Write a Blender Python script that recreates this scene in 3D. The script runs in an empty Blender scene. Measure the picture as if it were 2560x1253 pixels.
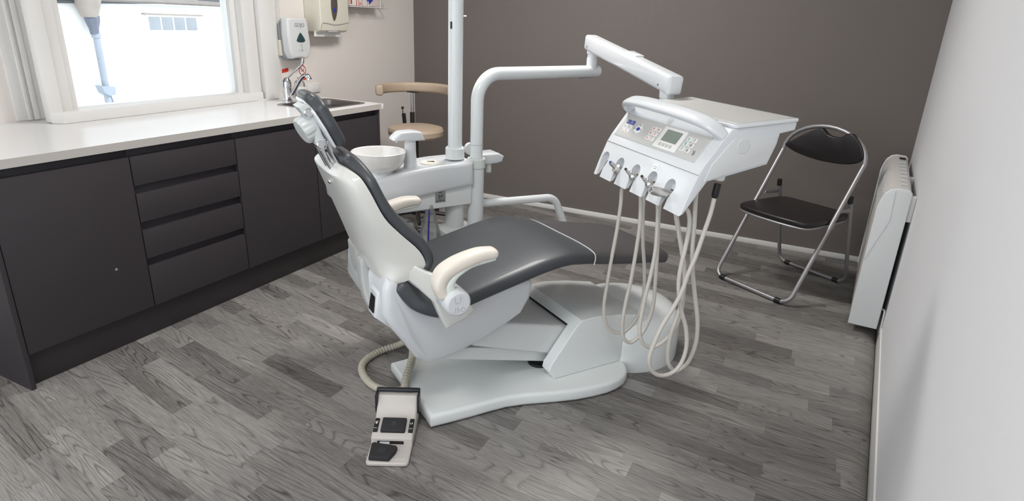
import bpy, bmesh, math, random
from mathutils import Vector, Matrix
random.seed(7)
C = bpy.context.scene
COL = C.collection
PI = math.pi

# ------------------------------------------------------------------ materials
def lin(h):
    h = h.lstrip('#'); v = [int(h[i:i+2], 16)/255 for i in (0, 2, 4)]
    return [x/12.92 if x <= .04045 else ((x+.055)/1.055)**2.4 for x in v]

def mat(name, col, rough=.5, metal=0., coat=0., bump=0., bscale=400., spec=.5, var=0., emit=0.):
    m = bpy.data.materials.new(name); m.use_nodes = True
    nt = m.node_tree; b = nt.nodes['Principled BSDF']
    c = lin(col) if isinstance(col, str) else list(col)
    b.inputs['Base Color'].default_value = (*c, 1)
    b.inputs['Roughness'].default_value = rough
    b.inputs['Metallic'].default_value = metal
    b.inputs['Coat Weight'].default_value = coat
    b.inputs['Coat Roughness'].default_value = .08
    b.inputs['Specular IOR Level'].default_value = spec
    tc = nt.nodes.new('ShaderNodeTexCoord')
    if var > 0:
        n = nt.nodes.new('ShaderNodeTexNoise'); n.inputs['Scale'].default_value = 6; n.inputs['Detail'].default_value = 6
        nt.links.new(tc.outputs['Object'], n.inputs['Vector'])
        mx = nt.nodes.new('ShaderNodeMix'); mx.data_type = 'RGBA'; mx.blend_type = 'MIX'
        mx.inputs['A'].default_value = (*[x*(1-var) for x in c], 1)
        mx.inputs['B'].default_value = (*[min(1, x*(1+var)) for x in c], 1)
        nt.links.new(n.outputs['Fac'], mx.inputs['Factor'])
        nt.links.new(mx.outputs['Result'], b.inputs['Base Color'])
    if bump > 0:
        n2 = nt.nodes.new('ShaderNodeTexNoise'); n2.inputs['Scale'].default_value = bscale; n2.inputs['Detail'].default_value = 3
        nt.links.new(tc.outputs['Object'], n2.inputs['Vector'])
        bp = nt.nodes.new('ShaderNodeBump'); bp.inputs['Strength'].default_value = bump; bp.inputs['Distance'].default_value = .002
        nt.links.new(n2.outputs['Fac'], bp.inputs['Height'])
        nt.links.new(bp.outputs['Normal'], b.inputs['Normal'])
    if emit > 0:
        b.inputs['Emission Color'].default_value = (*c, 1); b.inputs['Emission Strength'].default_value = emit
    return m

def clear_mat(name, tint, gloss_rough=.02, body=.0):
    m = bpy.data.materials.new(name); m.use_nodes = True
    nt = m.node_tree; nt.nodes.clear()
    out = nt.nodes.new('ShaderNodeOutputMaterial')
    tr = nt.nodes.new('ShaderNodeBsdfTransparent'); tr.inputs['Color'].default_value = (*tint, 1)
    gl = nt.nodes.new('ShaderNodeBsdfGlossy'); gl.inputs['Roughness'].default_value = gloss_rough
    fr = nt.nodes.new('ShaderNodeFresnel'); fr.inputs['IOR'].default_value = 1.45
    mx = nt.nodes.new('ShaderNodeMixShader')
    nt.links.new(fr.outputs[0], mx.inputs[0]); nt.links.new(tr.outputs[0], mx.inputs[1]); nt.links.new(gl.outputs[0], mx.inputs[2])
    last = mx
    if body > 0:
        df = nt.nodes.new('ShaderNodeBsdfDiffuse'); df.inputs['Color'].default_value = (.8, .82, .83, 1)
        m2 = nt.nodes.new('ShaderNodeMixShader'); m2.inputs[0].default_value = body
        nt.links.new(mx.outputs[0], m2.inputs[1]); nt.links.new(df.outputs[0], m2.inputs[2]); last = m2
    nt.links.new(last.outputs[0], out.inputs['Surface'])
    return m

def floor_mat():
    m = bpy.data.materials.new('grey_oak_vinyl'); m.use_nodes = True
    nt = m.node_tree; N = nt.nodes; L = nt.links; b = N['Principled BSDF']
    tc = N.new('ShaderNodeTexCoord'); sp = N.new('ShaderNodeSeparateXYZ'); L.new(tc.outputs['Object'], sp.inputs[0])
    def M(op, a, bb=None, c=None):
        n = N.new('ShaderNodeMath'); n.operation = op
        for i, v in enumerate((a, bb, c)):
            if v is None: continue
            if isinstance(v, (int, float)): n.inputs[i].default_value = v
            else: L.new(v, n.inputs[i])
        return n.outputs[0]
    W = .086
    xs = M('ADD', sp.outputs['X'], 20.0)
    ys = M('ADD', M('ADD', M('ADD', sp.outputs['Y'], sp.outputs['Z']), 20.02), M('MULTIPLY', sp.outputs['X'], M('SUBTRACT', .19, M('MULTIPLY', sp.outputs['X'], .025))))
    v = M('DIVIDE', ys, W); row = M('FLOOR', v); fv = M('FRACT', v)
    wn = N.new('ShaderNodeTexWhiteNoise'); wn.noise_dimensions = '1D'; L.new(row, wn.inputs['W'])
    PL = .44
    u = M('DIVIDE', M('ADD', xs, M('MULTIPLY', wn.outputs['Value'], 3.7)), PL); col = M('FLOOR', u); fu = M('FRACT', u)
    cb = N.new('ShaderNodeCombineXYZ'); L.new(col, cb.inputs[0]); L.new(row, cb.inputs[1])
    w2 = N.new('ShaderNodeTexWhiteNoise'); w2.noise_dimensions = '2D'; L.new(cb.outputs[0], w2.inputs['Vector'])
    rnd = w2.outputs['Value']
    w3 = N.new('ShaderNodeSeparateColor'); L.new(w2.outputs['Color'], w3.inputs[0])
    # grain space: stretched along x, shifted per plank
    gx = M('ADD', M('MULTIPLY', xs, 1.25), M('MULTIPLY', w3.outputs[0], 37.0))
    gy = M('ADD', M('MULTIPLY', ys, 12.5), M('MULTIPLY', w3.outputs[1], 53.0))
    gv = N.new('ShaderNodeCombineXYZ'); L.new(gx, gv.inputs[0]); L.new(gy, gv.inputs[1]); L.new(M('MULTIPLY', rnd, 9.0), gv.inputs[2])
    n1 = N.new('ShaderNodeTexNoise'); n1.inputs['Scale'].default_value = .9; n1.inputs['Detail'].default_value = .6; n1.inputs['Roughness'].default_value = .45
    n1.inputs['Distortion'].default_value = .3
    L.new(gv.outputs[0], n1.inputs['Vector'])
    rings = M('FRACT', M('MULTIPLY', n1.outputs['Fac'], 24.0))
    ring = M('SUBTRACT', 1.0, M('POWER', M('ABSOLUTE', M('SUBTRACT', M('MULTIPLY', rings, 2.0), 1.0)), 5.0))
    # fine pores
    fx = N.new('ShaderNodeCombineXYZ'); L.new(M('MULTIPLY', xs, 14.0), fx.inputs[0]); L.new(M('MULTIPLY', ys, 330.0), fx.inputs[1]); L.new(rnd, fx.inputs[2])
    n2 = N.new('ShaderNodeTexNoise'); n2.inputs['Scale'].default_value = 1.0; n2.inputs['Detail'].default_value = 4; n2.inputs['Roughness'].default_value = .65
    L.new(fx.outputs[0], n2.inputs['Vector'])
    # broad tone
    n3 = N.new('ShaderNodeTexNoise'); n3.inputs['Scale'].default_value = 1.1; n3.inputs['Detail'].default_value = 4
    L.new(gv.outputs[0], n3.inputs['Vector'])
    mask = N.new('ShaderNodeMapRange'); mask.inputs[1].default_value = .35; mask.inputs[2].default_value = .7; L.new(n3.outputs['Fac'], mask.inputs[0])
    dark = M('MULTIPLY', M('MULTIPLY', M('SUBTRACT', 1.0, ring), M('ADD', .30, M('MULTIPLY', mask.outputs[0], .70))), .43)
    val = M('ADD', .385, M('MULTIPLY', M('SUBTRACT', rnd, .5), .34))
    val = M('SUBTRACT', val, dark)
    val = M('ADD', val, M('MULTIPLY', M('SUBTRACT', n2.outputs['Fac'], .5), .95))
    val = M('ADD', val, M('MULTIPLY', M('SUBTRACT', n3.outputs['Fac'], .5), .38))
    # joints
    ed = M('MINIMUM', M('MULTIPLY', M('MINIMUM', fv, M('SUBTRACT', 1.0, fv)), W), M('MULTIPLY', M('MINIMUM', fu, M('SUBTRACT', 1.0, fu)), PL))
    jn = N.new('ShaderNodeMapRange'); jn.inputs[1].default_value = 0.0; jn.inputs[2].default_value = .0016; jn.inputs[3].default_value = .12; jn.inputs[4].default_value = 0.0
    L.new(ed, jn.inputs[0]); val = M('SUBTRACT', val, jn.outputs[0])
    cr = N.new('ShaderNodeValToRGB'); L.new(val, cr.inputs[0])
    e = cr.color_ramp.elements
    e[0].position = .0; e[0].color = (*lin('#4c4947'), 1)
    e[1].position = 1.0; e[1].color = (*lin('#c6c3c0'), 1)
    k = cr.color_ramp.elements.new(.5); k.color = (*lin('#908d8a'), 1)
    hs = N.new('ShaderNodeMix'); hs.data_type = 'RGBA'; hs.blend_type = 'MULTIPLY'; hs.inputs['Factor'].default_value = .18
    L.new(cr.outputs[0], hs.inputs['A'])
    wm = N.new('ShaderNodeMix'); wm.data_type = 'RGBA'; wm.inputs['A'].default_value = (1, 1, 1, 1); wm.inputs['B'].default_value = (1., .93, .86, 1)
    L.new(w3.outputs[2], wm.inputs['Factor']); L.new(wm.outputs['Result'], hs.inputs['B'])
    L.new(hs.outputs['Result'], b.inputs['Base Color'])
    b.inputs['Roughness'].default_value = .5; b.inputs['Specular IOR Level'].default_value = .35
    bp = N.new('ShaderNodeBump'); bp.inputs['Strength'].default_value = .12; bp.inputs['Distance'].default_value = .001
    L.new(n2.outputs['Fac'], bp.inputs['Height']); L.new(bp.outputs['Normal'], b.inputs['Normal'])
    return m

def text_strip_mat(name, base, ink, rows):     # tiny printed lines on a label
    m = mat(name, base, .4); nt = m.node_tree; b = nt.nodes['Principled BSDF']
    return m

M_ = {}
M_['wall_white'] = mat('white_wall_paint', '#e7e0da', .75, bump=.25, bscale=60, spec=.3)  # left wall: white paint with the warm lamp light tinted into it
M_['wall_window_lit'] = mat('white_wall_window_lit', '#dedee0', .75, bump=.25, bscale=60, spec=.3)  # right wall: same white paint, cool window light tinted into it
M_['wall_grey'] = mat('taupe_wall_paint', '#716a66', .7, bump=.25, bscale=60, spec=.35)
M_['ceil'] = mat('ceiling_paint', '#f0efec', .9, spec=.2)
M_['trim'] = mat('white_gloss_trim', '#e8e6e3', .35)
M_['frame'] = mat('white_window_frame', '#e4e2df', .4)
M_['worktop'] = mat('white_laminate', '#e8e7e7', .22, var=.02)
M_['cab'] = mat('charcoal_cabinet', '#393538', .5, spec=.35, bump=.06, bscale=900)
M_['cab_dark'] = mat('charcoal_recess', '#302d33', .5, spec=.4)
M_['plinth'] = mat('plinth_black', '#2d292b', .55)
M_['white'] = mat('white_gloss_plastic', '#d9dcdf', .22, coat=.35)
M_['white2'] = mat('white_satin_plastic', '#d8dada', .38)
M_['enamel'] = mat('white_enamel_metal', '#e6eae9', .28, coat=.3)
M_['tube_white'] = mat('white_enamel_tube', '#e5e9ea', .25, coat=.4)
M_['shell'] = mat('warm_white_shell', '#d3d3ce', .3, coat=.2)
M_['cream'] = mat('cream_pad', '#e6dfd3', .45)
M_['pale_green'] = mat('pale_plastic', '#dde3dd', .4)
M_['grey_pl'] = mat('light_grey_plastic', '#c9cbca', .4)
M_['casing'] = mat('heater_casing', '#dedad6', .4)
M_['head_white'] = mat('headrest_joint_white', '#c6cac9', .35)
M_['edge_shade'] = mat('worktop_shaded_edge', '#bdb8b3', .4)  # worktop laminate darkened: shade on the front edge put into the colour
M_['duct'] = mat('grey_cable_duct', '#b2b3b1', .45)
M_['silverpanel'] = mat('silver_keypad', '#c4c3c0', .4)
M_['mid_grey'] = mat('mid_grey_plastic', '#9a9ca0', .45)
M_['leather'] = mat('slate_grey_leather', '#43464a', .45, coat=.10, spec=.4, bump=.1, bscale=500)
M_['foot_pad'] = mat('foot_cover_grey', '#4e4c4d', .42, coat=.08, spec=.4, bump=.06, bscale=500)
M_['chrome'] = mat('chrome', '#d9dadd', .08, metal=1.)
M_['satin'] = mat('satin_steel', '#cfcdca', .34, metal=.85)
M_['steel'] = mat('brushed_steel', '#a39d99', .32, metal=1., bump=.05, bscale=300)
M_['alu'] = mat('silver_painted_tube', '#a5a3a5', .4, metal=.75)
M_['dark_steel'] = mat('dark_steel', '#3c3a38', .35, metal=.7)
M_['black'] = mat('black_plastic', '#17171a', .45)
M_['rubber'] = mat('black_rubber', '#2a2a2c', .75, bump=.6, bscale=250)
M_['vinyl_black'] = mat('black_vinyl', '#1b1718', .36, coat=.08, bump=.08, bscale=700)
M_['vinyl_beige'] = mat('beige_vinyl', '#b3a08c', .45, bump=.1, bscale=500)
M_['hose'] = mat('grey_silicone_hose', '#cdc8c0', .45)
M_['conduit'] = mat('beige_conduit', '#bdb7a8', .5)
M_['pedal'] = mat('pedal_grey', '#c9c3bd', .45)
M_['pedal_dark'] = mat('navy_black_bar', '#23232c', .4)
M_['ivory'] = mat('ivory_plastic', '#dfdbcc', .38)
M_['smoke'] = mat('smoked_plastic', '#5b554e', .2)
M_['blue_ink'] = mat('blue_ink', '#2f3f9e', .4)
M_['red_ink'] = mat('red_ink', '#c94440', .5)
M_['teal_ink'] = mat('teal_ink', '#3f9b9b', .5)
M_['dark_ink'] = mat('dark_ink', '#4a4c50', .5)
M_['teal'] = mat('dark_teal_plastic', '#2f4a4d', .3)
M_['red'] = mat('red_sticker', '#d8402f', .5)
M_['paper'] = mat('white_paper', '#ecebe8', .7)
M_['key'] = mat('white_key', '#eeeeec', .4)
M_['lcd'] = mat('lcd_grey_green', '#8b948c', .15)
M_['glove'] = mat('blue_glove', '#3b3fae', .5)
M_['pink'] = mat('pale_pink_card', '#e6d6d2', .6)
M_['clear'] = clear_mat('clear_plastic', (.90, .90, .90), .05, .16)
M_['glass'] = clear_mat('window_glass', (.96, .98, .98), .0)
M_['bottle_clear'] = clear_mat('clear_bottle', (.93, .94, .94), .05, .18)
M_['ext_white'] = mat('white_render_wall', '#efeeec', .8, var=.02)
M_['ext_grey'] = mat('grey_painted_pipe', '#858d98', .6, var=.15)
M_['pipe_dark'] = mat('slate_blue_iron', '#5c6170', .6, var=.25)
M_['ext_pane'] = mat('old_window_pane', '#858a91', .2, var=.15)
M_['ext_dark'] = mat('black_gutter', '#3b3d42', .5)
M_['ext_roof'] = mat('slate_roof', '#7a7470', .8, var=.2)
M_['rust'] = mat('weathered_hopper', '#8d857f', .8, var=.3)
M_['floor'] = floor_mat()
M_['porcelain'] = mat('white_porcelain', '#eceae7', .12, coat=.5)
M_['metal_plate'] = mat('metal_name_plate', '#a3a3a3', .35, metal=.5)

# ------------------------------------------------------------------ mesh tools
def finish(name, bm, m, parent=None, smooth=True, angle=32, kind=None, label=None):
    bmesh.ops.recalc_face_normals(bm, faces=bm.faces)
    me = bpy.data.meshes.new(name); bm.to_mesh(me); bm.free()
    o = bpy.data.objects.new(name, me); COL.objects.link(o)
    for mm in (m if isinstance(m, (list, tuple)) else [m]): me.materials.append(mm)
    if smooth:
        me.polygons.foreach_set('use_smooth', [True]*len(me.polygons))
        me.set_sharp_from_angle(angle=math.radians(angle))
    if parent is not None: o.parent = parent
    if kind: o['kind'] = kind
    if label: o['label'] = label
    return o

def tag(o, label, cat, group=None):
    o['label'] = label; o['category'] = cat
    if group: o['group'] = group
    return o

def thing(name, label, cat, loc=(0, 0, 0), rz=0., group=None, mw=None):
    o = bpy.data.objects.new(name, None); COL.objects.link(o); o.empty_display_size = .1
    if mw is not None: o.matrix_world = mw
    else: o.location = loc; o.rotation_euler = (0, 0, rz)
    return tag(o, label, cat, group)

def bev(bm, edges, w, seg=2):
    if w > 0 and edges:
        bmesh.ops.bevel(bm, geom=list(edges), offset=w, offset_type='OFFSET', segments=seg, profile=.5, affect='EDGES', clamp_overlap=True)

def add_box(bm, x0, x1, y0, y1, z0, z1, bevel=0., seg=2, mi=0):
    t = bmesh.new()
    bmesh.ops.create_cube(t, size=1.)
    for v in t.verts:
        v.co = Vector((x0+(v.co.x+.5)*(x1-x0), y0+(v.co.y+.5)*(y1-y0), z0+(v.co.z+.5)*(z1-z0)))
    bev(t, t.edges[:], bevel, seg)
    for f in t.faces: f.material_index = mi
    merge(bm, t); return bm

def merge(bm, t):
    vm = {v: bm.verts.new(v.co) for v in t.verts}
    for f in t.faces:
        try:
            nf = bm.faces.new([vm[v] for v in f.verts]); nf.material_index = f.material_index
        except ValueError: pass
    t.free()

def box(name, x0, x1, y0, y1, z0, z1, m, parent=None, bevel=.002, seg=2, **k):
    return finish(name, add_box(bmesh.new(), x0, x1, y0, y1, z0, z1, bevel, seg), m, parent, **k)

def add_prism(bm, pts, lo, hi, ax='y', bevel=0., seg=3, mi=0, cap_only=True):
    """2D polygon extruded along ax. ax='y': pts are (x,z); 'x': (y,z); 'z': (x,y)"""
    t = bmesh.new()
    def P(p, h): return {'y': (p[0], h, p[1]), 'x': (h, p[0], p[1]), 'z': (p[0], p[1], h)}[ax]
    a = [t.verts.new(P(p, lo)) for p in pts]; b = [t.verts.new(P(p, hi)) for p in pts]
    n = len(pts)
    f1 = t.faces.new(a); f2 = t.faces.new(b[::-1])
    for i in range(n): t.faces.new((a[i], a[(i+1) % n], b[(i+1) % n], b[i]))
    bmesh.ops.recalc_face_normals(t, faces=t.faces)
    if bevel > 0:
        ed = set(f1.edges) | set(f2.edges)
        if not cap_only: ed = set(t.edges)
        bev(t, ed, bevel, seg)
    for f in t.faces: f.material_index = mi
    merge(bm, t); return bm

def prism(name, pts, lo, hi, m, parent=None, ax='y', bevel=.003, seg=3, cap_only=True, **k):
    return finish(name, add_prism(bmesh.new(), pts, lo, hi, ax, bevel, seg, 0, cap_only), m, parent, **k)

def crom(pts, n=8, closed=False):
    P = [Vector(p) for p in pts]
    if len(P) < 3 and not closed: return P
    out = []; m = len(P)
    rng = range(m) if closed else range(m-1)
    for i in rng:
        if closed: p0, p1, p2, p3 = P[(i-1) % m], P[i], P[(i+1) % m], P[(i+2) % m]
        else: p0 = P[i-1] if i > 0 else P[0]*2-P[1]; p1 = P[i]; p2 = P[i+1]; p3 = P[i+2] if i+2 < m else P[-1]*2-P[-2]
        for j in range(n):
            t = j/n
            out.append(.5*((2*p1)+(-p0+p2)*t+(2*p0-5*p1+4*p2-p3)*t*t+(-p0+3*p1-3*p2+p3)*t**3))
    if not closed: out.append(P[-1])
    return out

def smooth2(pts, n=5, closed=True):
    return [(v.x, v.y) for v in crom([(p[0], p[1], 0) for p in pts], n, closed)]

def fillet(pts, r, n=8):
    """polyline with rounded corners of radius r"""
    P = [Vector(p) for p in pts]; out = [P[0]]
    for i in range(1, len(P)-1):
        a = (P[i-1]-P[i]); b = (P[i+1]-P[i]); la, lb = a.length, b.length; a.normalize(); b.normalize()
        ang = a.angle(b); d = min(r/math.tan(ang/2), la*.49, lb*.49); rr = d*math.tan(ang/2)
        c = P[i]+(a+b).normalized()*(rr/math.sin(ang/2))
        s = P[i]+a*d-c; e = P[i]+b*d-c; w = s.angle(e)
        for j in range(n+1):
            t = j/n; out.append(c+(s*math.sin((1-t)*w)+e*math.sin(t*w))/math.sin(w))
    out.append(P[-1]); return out

def add_tube(bm, pts, r, seg=14, mi=0, cap=True, closed=False):
    P = [Vector(p) for p in pts]; n = len(P)
    R = r if isinstance(r, (list, tuple)) else [r]*n
    T = []
    for i in range(n):
        a = P[i-1] if (i > 0 or closed) else P[i]; b = P[(i+1) % n] if (i < n-1 or closed) else P[i]
        T.append((b-a).normalized())
    up = Vector((0, 0, 1)) if abs(T[0].z) < .9 else Vector((1, 0, 0))
    N0 = (up-T[0]*up.dot(T[0])).normalized(); rings = []
    for i in range(n):
        N0 = (N0-T[i]*N0.dot(T[i])).normalized(); B = T[i].cross(N0)
        rings.append([bm.verts.new(P[i]+(N0*math.cos(2*PI*k/seg)+B*math.sin(2*PI*k/seg))*R[i]) for k in range(seg)])
    fs = []
    for i in range(n if closed else n-1):
        A, Bq = rings[i], rings[(i+1) % n]
        for k in range(seg): fs.append(bm.faces.new((A[k], A[(k+1) % seg], Bq[(k+1) % seg], Bq[k])))
    if cap and not closed:
        fs.append(bm.faces.new(rings[0][::-1])); fs.append(bm.faces.new(rings[-1]))
    for f in fs: f.material_index = mi
    return bm

def tube(name, pts, r, m, parent=None, seg=14, **k):
    cl = k.pop('closed', False)
    return finish(name, add_tube(bmesh.new(), pts, r, seg, closed=cl), m, parent, angle=40, **k)

def add_lathe(bm, prof, axis_o=(0, 0, 0), axis_d=(0, 0, 1), seg=40, mi=0):
    """prof: list of (r,h)"""
    o = Vector(axis_o); d = Vector(axis_d).normalized()
    up = Vector((0, 0, 1)) if abs(d.z) < .9 else Vector((1, 0, 0))
    a = (up-d*up.dot(d)).normalized(); b = d.cross(a); rings = []
    for r, h in prof:
        if r < 1e-6: rings.append([bm.verts.new(o+d*h)])
        else: rings.append([bm.verts.new(o+d*h+(a*math.cos(2*PI*k/seg)+b*math.sin(2*PI*k/seg))*r) for k in range(seg)])
    for i in range(len(rings)-1):
        A, B = rings[i], rings[i+1]
        for k in range(seg):
            k2 = (k+1) % seg
            if len(A) == 1 and len(B) == 1: continue
            if len(A) == 1: f = bm.faces.new((A[0], B[k2], B[k]))
            elif len(B) == 1: f = bm.faces.new((A[k], A[k2], B[0]))
            else: f = bm.faces.new((A[k], A[k2], B[k2], B[k]))
            f.material_index = mi
    return bm

def lathe(name, prof, m, parent=None, o=(0, 0, 0), d=(0, 0, 1), seg=40, **k):
    return finish(name, add_lathe(bmesh.new(), prof, o, d, seg), m, parent, **k)

def add_cyl(bm, p, q, r, seg=20, bevel=.0, mi=0):
    p = Vector(p); q = Vector(q); h = (q-p).length; e = min(bevel, r*.5, h*.4)
    prof = [(0, 0), (r-e, 0), (r, e), (r, h-e), (r-e, h), (0, h)] if e > 0 else [(0, 0), (r, 0), (r, h), (0, h)]
    return add_lathe(bm, prof, p, q-p, seg, mi)

def cyl(name, p, q, r, m, parent=None, seg=24, bevel=.001, **k):
    return finish(name, add_cyl(bmesh.new(), p, q, r, seg, bevel), m, parent, **k)

def add_pad(bm, path, hw, ht, p=5., nring=36, endr=None, side=Vector((0, 1, 0)), n=6, esteps=5, mi=0):
    """superellipse loft along a path; hw half width along `side`, ht half thickness; rounded ends"""
    m = len(path)
    hw = hw if isinstance(hw, (list, tuple)) else [hw]*m
    ht = ht if isinstance(ht, (list, tuple)) else [ht]*m
    Q = crom(path, n) if n > 1 else [Vector(x) for x in path]
    def lerp(arr, i):
        t = i/(len(Q)-1)*(m-1); k = min(int(t), m-2); return arr[k]+(arr[k+1]-arr[k])*(t-k)
    secs = []
    for i, c in enumerate(Q):
        a = Q[max(0, i-1)]; b = Q[min(len(Q)-1, i+1)]; T = (b-a).normalized()
        secs.append((c, T, lerp(hw, i), lerp(ht, i)))
    er = endr if endr is not None else min(secs[0][3], secs[-1][3])
    full = []
    c, T, w, h = secs[0]
    for k in range(esteps):
        a = (k/esteps)*PI/2; f = math.sin(a); full.append((c+T*(-er*math.cos(a)), T, w-er*(1-f)*.999, max(h-er*(1-f), h*.06 if f < .05 else h*f)))
    full += secs
    c, T, w, h = secs[-1]
    for k in range(esteps-1, -1, -1):
        a = (k/esteps)*PI/2; f = math.sin(a); full.append((c+T*(er*math.cos(a)), T, w-er*(1-f)*.999, max(h-er*(1-f), h*.06 if f < .05 else h*f)))
    rings = []
    for c, T, w, h in full:
        S = (side-T*side.dot(T)).normalized(); Nn = S.cross(T).normalized(); ring = []
        for k in range(nring):
            a = 2*PI*(k+.5)/nring; ca, sa = math.cos(a), math.sin(a)
            ring.append(bm.verts.new(c+S*(w*math.copysign(abs(ca)**(2/p), ca))+Nn*(h*math.copysign(abs(sa)**(2/p), sa))))
        rings.append(ring)
    fs = []
    for i in range(len(rings)-1):
        for k in range(nring): fs.append(bm.faces.new((rings[i][k], rings[i][(k+1) % nring], rings[i+1][(k+1) % nring], rings[i+1][k])))
    fs.append(bm.faces.new(rings[0][::-1])); fs.append(bm.faces.new(rings[-1]))
    for f in fs: f.material_index = mi
    return bm

def pad(name, path, hw, ht, m, parent=None, **k):
    kk = {x: k.pop(x) for x in ('p', 'nring', 'endr', 'side', 'n', 'esteps') if x in k}
    return finish(name, add_pad(bmesh.new(), path, hw, ht, **kk), m, parent, angle=60, **k)

def text_bm(s, size, depth=.0006):
    cu = bpy.data.curves.new('t', 'FONT'); cu.body = s; cu.size = size; cu.extrude = depth/2; cu.offset = size*.025; cu.align_x = 'CENTER'; cu.align_y = 'CENTER'
    o = bpy.data.objects.new('t', cu); COL.objects.link(o)
    dg = bpy.context.evaluated_depsgraph_get(); me = bpy.data.meshes.new_from_object(o.evaluated_get(dg))
    bm = bmesh.new(); bm.from_mesh(me); bpy.data.objects.remove(o); bpy.data.curves.remove(cu); bpy.data.meshes.remove(me)
    return bm

def xf(bm, mtx): bmesh.ops.transform(bm, matrix=mtx, verts=bm.verts); return bm

def frame(o, x, y, z=None):
    """matrix with given origin and x,y axes"""
    x = Vector(x).normalized(); y = Vector(y).normalized(); z = x.cross(y) if z is None else Vector(z)
    m = Matrix.Identity(4)
    for i in range(3): m[i][0] = x[i]; m[i][1] = y[i]; m[i][2] = z[i]; m[i][3] = o[i]
    return m

def boolean_cut(bm, cutters):
    """difference of bm with the cutter bmeshes (exact solver)"""
    def mk(b):
        bmesh.ops.recalc_face_normals(b, faces=b.faces)
        me = bpy.data.meshes.new('b'); b.to_mesh(me); b.free(); o = bpy.data.objects.new('b', me); COL.objects.link(o); return o
    base = mk(bm); cs = [mk(c) for c in cutters]
    for c in cs:
        md = base.modifiers.new('x', 'BOOLEAN'); md.operation = 'DIFFERENCE'; md.solver = 'EXACT'; md.object = c
    dg = bpy.context.evaluated_depsgraph_get(); me = bpy.data.meshes.new_from_object(base.evaluated_get(dg))
    out = bmesh.new(); out.from_mesh(me)
    for o in [base]+cs:
        mm = o.data; bpy.data.objects.remove(o); bpy.data.meshes.remove(mm)
    bpy.data.meshes.remove(me)
    return out

# ------------------------------------------------------------------ camera
F_PX = 1544.8989; yaw, pitch, roll = .4477391, .3521730, .0409820
cy, sy, cp, sp_, cr_, sr_ = math.cos(yaw), math.sin(yaw), math.cos(pitch), math.sin(pitch), math.cos(roll), math.sin(roll)
f0 = Vector((-sy, cy, 0)); r0 = Vector((cy, sy, 0)); u0 = Vector((0, 0, 1))
fw = f0*cp-u0*sp_; u1 = u0*cp+f0*sp_
rt = r0*cr_+u1*sr_; up = -r0*sr_+u1*cr_
cam_d = bpy.data.cameras.new('camera'); cam = bpy.data.objects.new('camera', cam_d); COL.objects.link(cam)
cam.matrix_world = frame((2.5309003, -3.2687335, 1.4157198), rt, up, -fw)
cam_d.sensor_fit = 'HORIZONTAL'; cam_d.sensor_width = 36; cam_d.lens = F_PX/2560*36; cam_d.clip_start = .02; cam_d.clip_end = 200
C.camera = cam

# ------------------------------------------------------------------ room shell
XW, YG, AR = -.637, 1.2638, .0665
def rx(y, off=0): return 3.0837+math.tan(AR)*(y-YG)-off
# floor with the vinyl rolling down at the right wall
bm = bmesh.new(); rows = []
for y in [-5.2+.25*i for i in range(26)]+[1.2838]:
    xl = rx(y)-.004; r = []
    for x in (-1.0, 0., 1.0, 2.0): r.append(bm.verts.new((x, y, 0)))
    for k in range(9):
        a = PI/2*k/8; r.append(bm.verts.new((xl-.085+.085*math.sin(a), y, -.075*(1-math.cos(a)))))
    r.append(bm.verts.new((xl, y, -.15))); rows.append(r)
for a, b in zip(rows, rows[1:]):
    for i in range(len(a)-1): bm.faces.new((a[i], a[i+1], b[i+1], b[i]))
fl = finish('floor', bm, M_['floor'], kind='structure', angle=60)
if fl.data.polygons[0].normal.z < 0: fl.data.flip_normals()

box('wall_back', -1.2, 3.3, YG, YG+.15, -.16, 2.62, M_['wall_grey'], bevel=0, kind='structure')
# left (window) wall: pieces round the opening as one mesh
bm = bmesh.new()
WY0, WY1, WZ0, WZ1 = -1.64, -.22, .905, 2.15
add_box(bm, XW-.25, XW, WY1, YG+.15, -.16, 2.62)
add_box(bm, XW-.25, XW, -5.2, WY1, -.16, .86)
add_box(bm, XW-.25, XW, -1.53, WY1, WZ1, 2.62)
add_box(bm, XW-.40, XW-.143, -5.2, -1.53, .86, 2.62)
finish('wall_left', bm, M_['wall_white'], kind='structure', smooth=False)
bm = bmesh.new()
P = [(rx(-5.2), -5.2), (rx(YG+.15), YG+.15), (rx(YG+.15)+.15, YG+.15), (rx(-5.2)+.15, -5.2)]
add_prism(bm, P, -.16, 2.62, 'z')
finish('wall_right', bm, M_['wall_window_lit'], kind='structure', smooth=False)
box('ceiling', -1.2, 3.5, -5.2, YG+.15, 2.62, 2.72, M_['ceil'], bevel=0, kind='structure')
# skirtings
box('baseboard_back', XW, 2.99, YG-.012, YG, 0, .037, M_['trim'], bevel=.003, kind='structure')
bm = bmesh.new()
P = [(rx(-5.2, .0), -5.2), (rx(1.25, .0), 1.25), (rx(1.25, .006), 1.25), (rx(-5.2, .006), -5.2)]
add_prism(bm, P, -.15, .05, 'z'); finish('baseboard_right', bm, M_['trim'], kind='structure', smooth=False)

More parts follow.
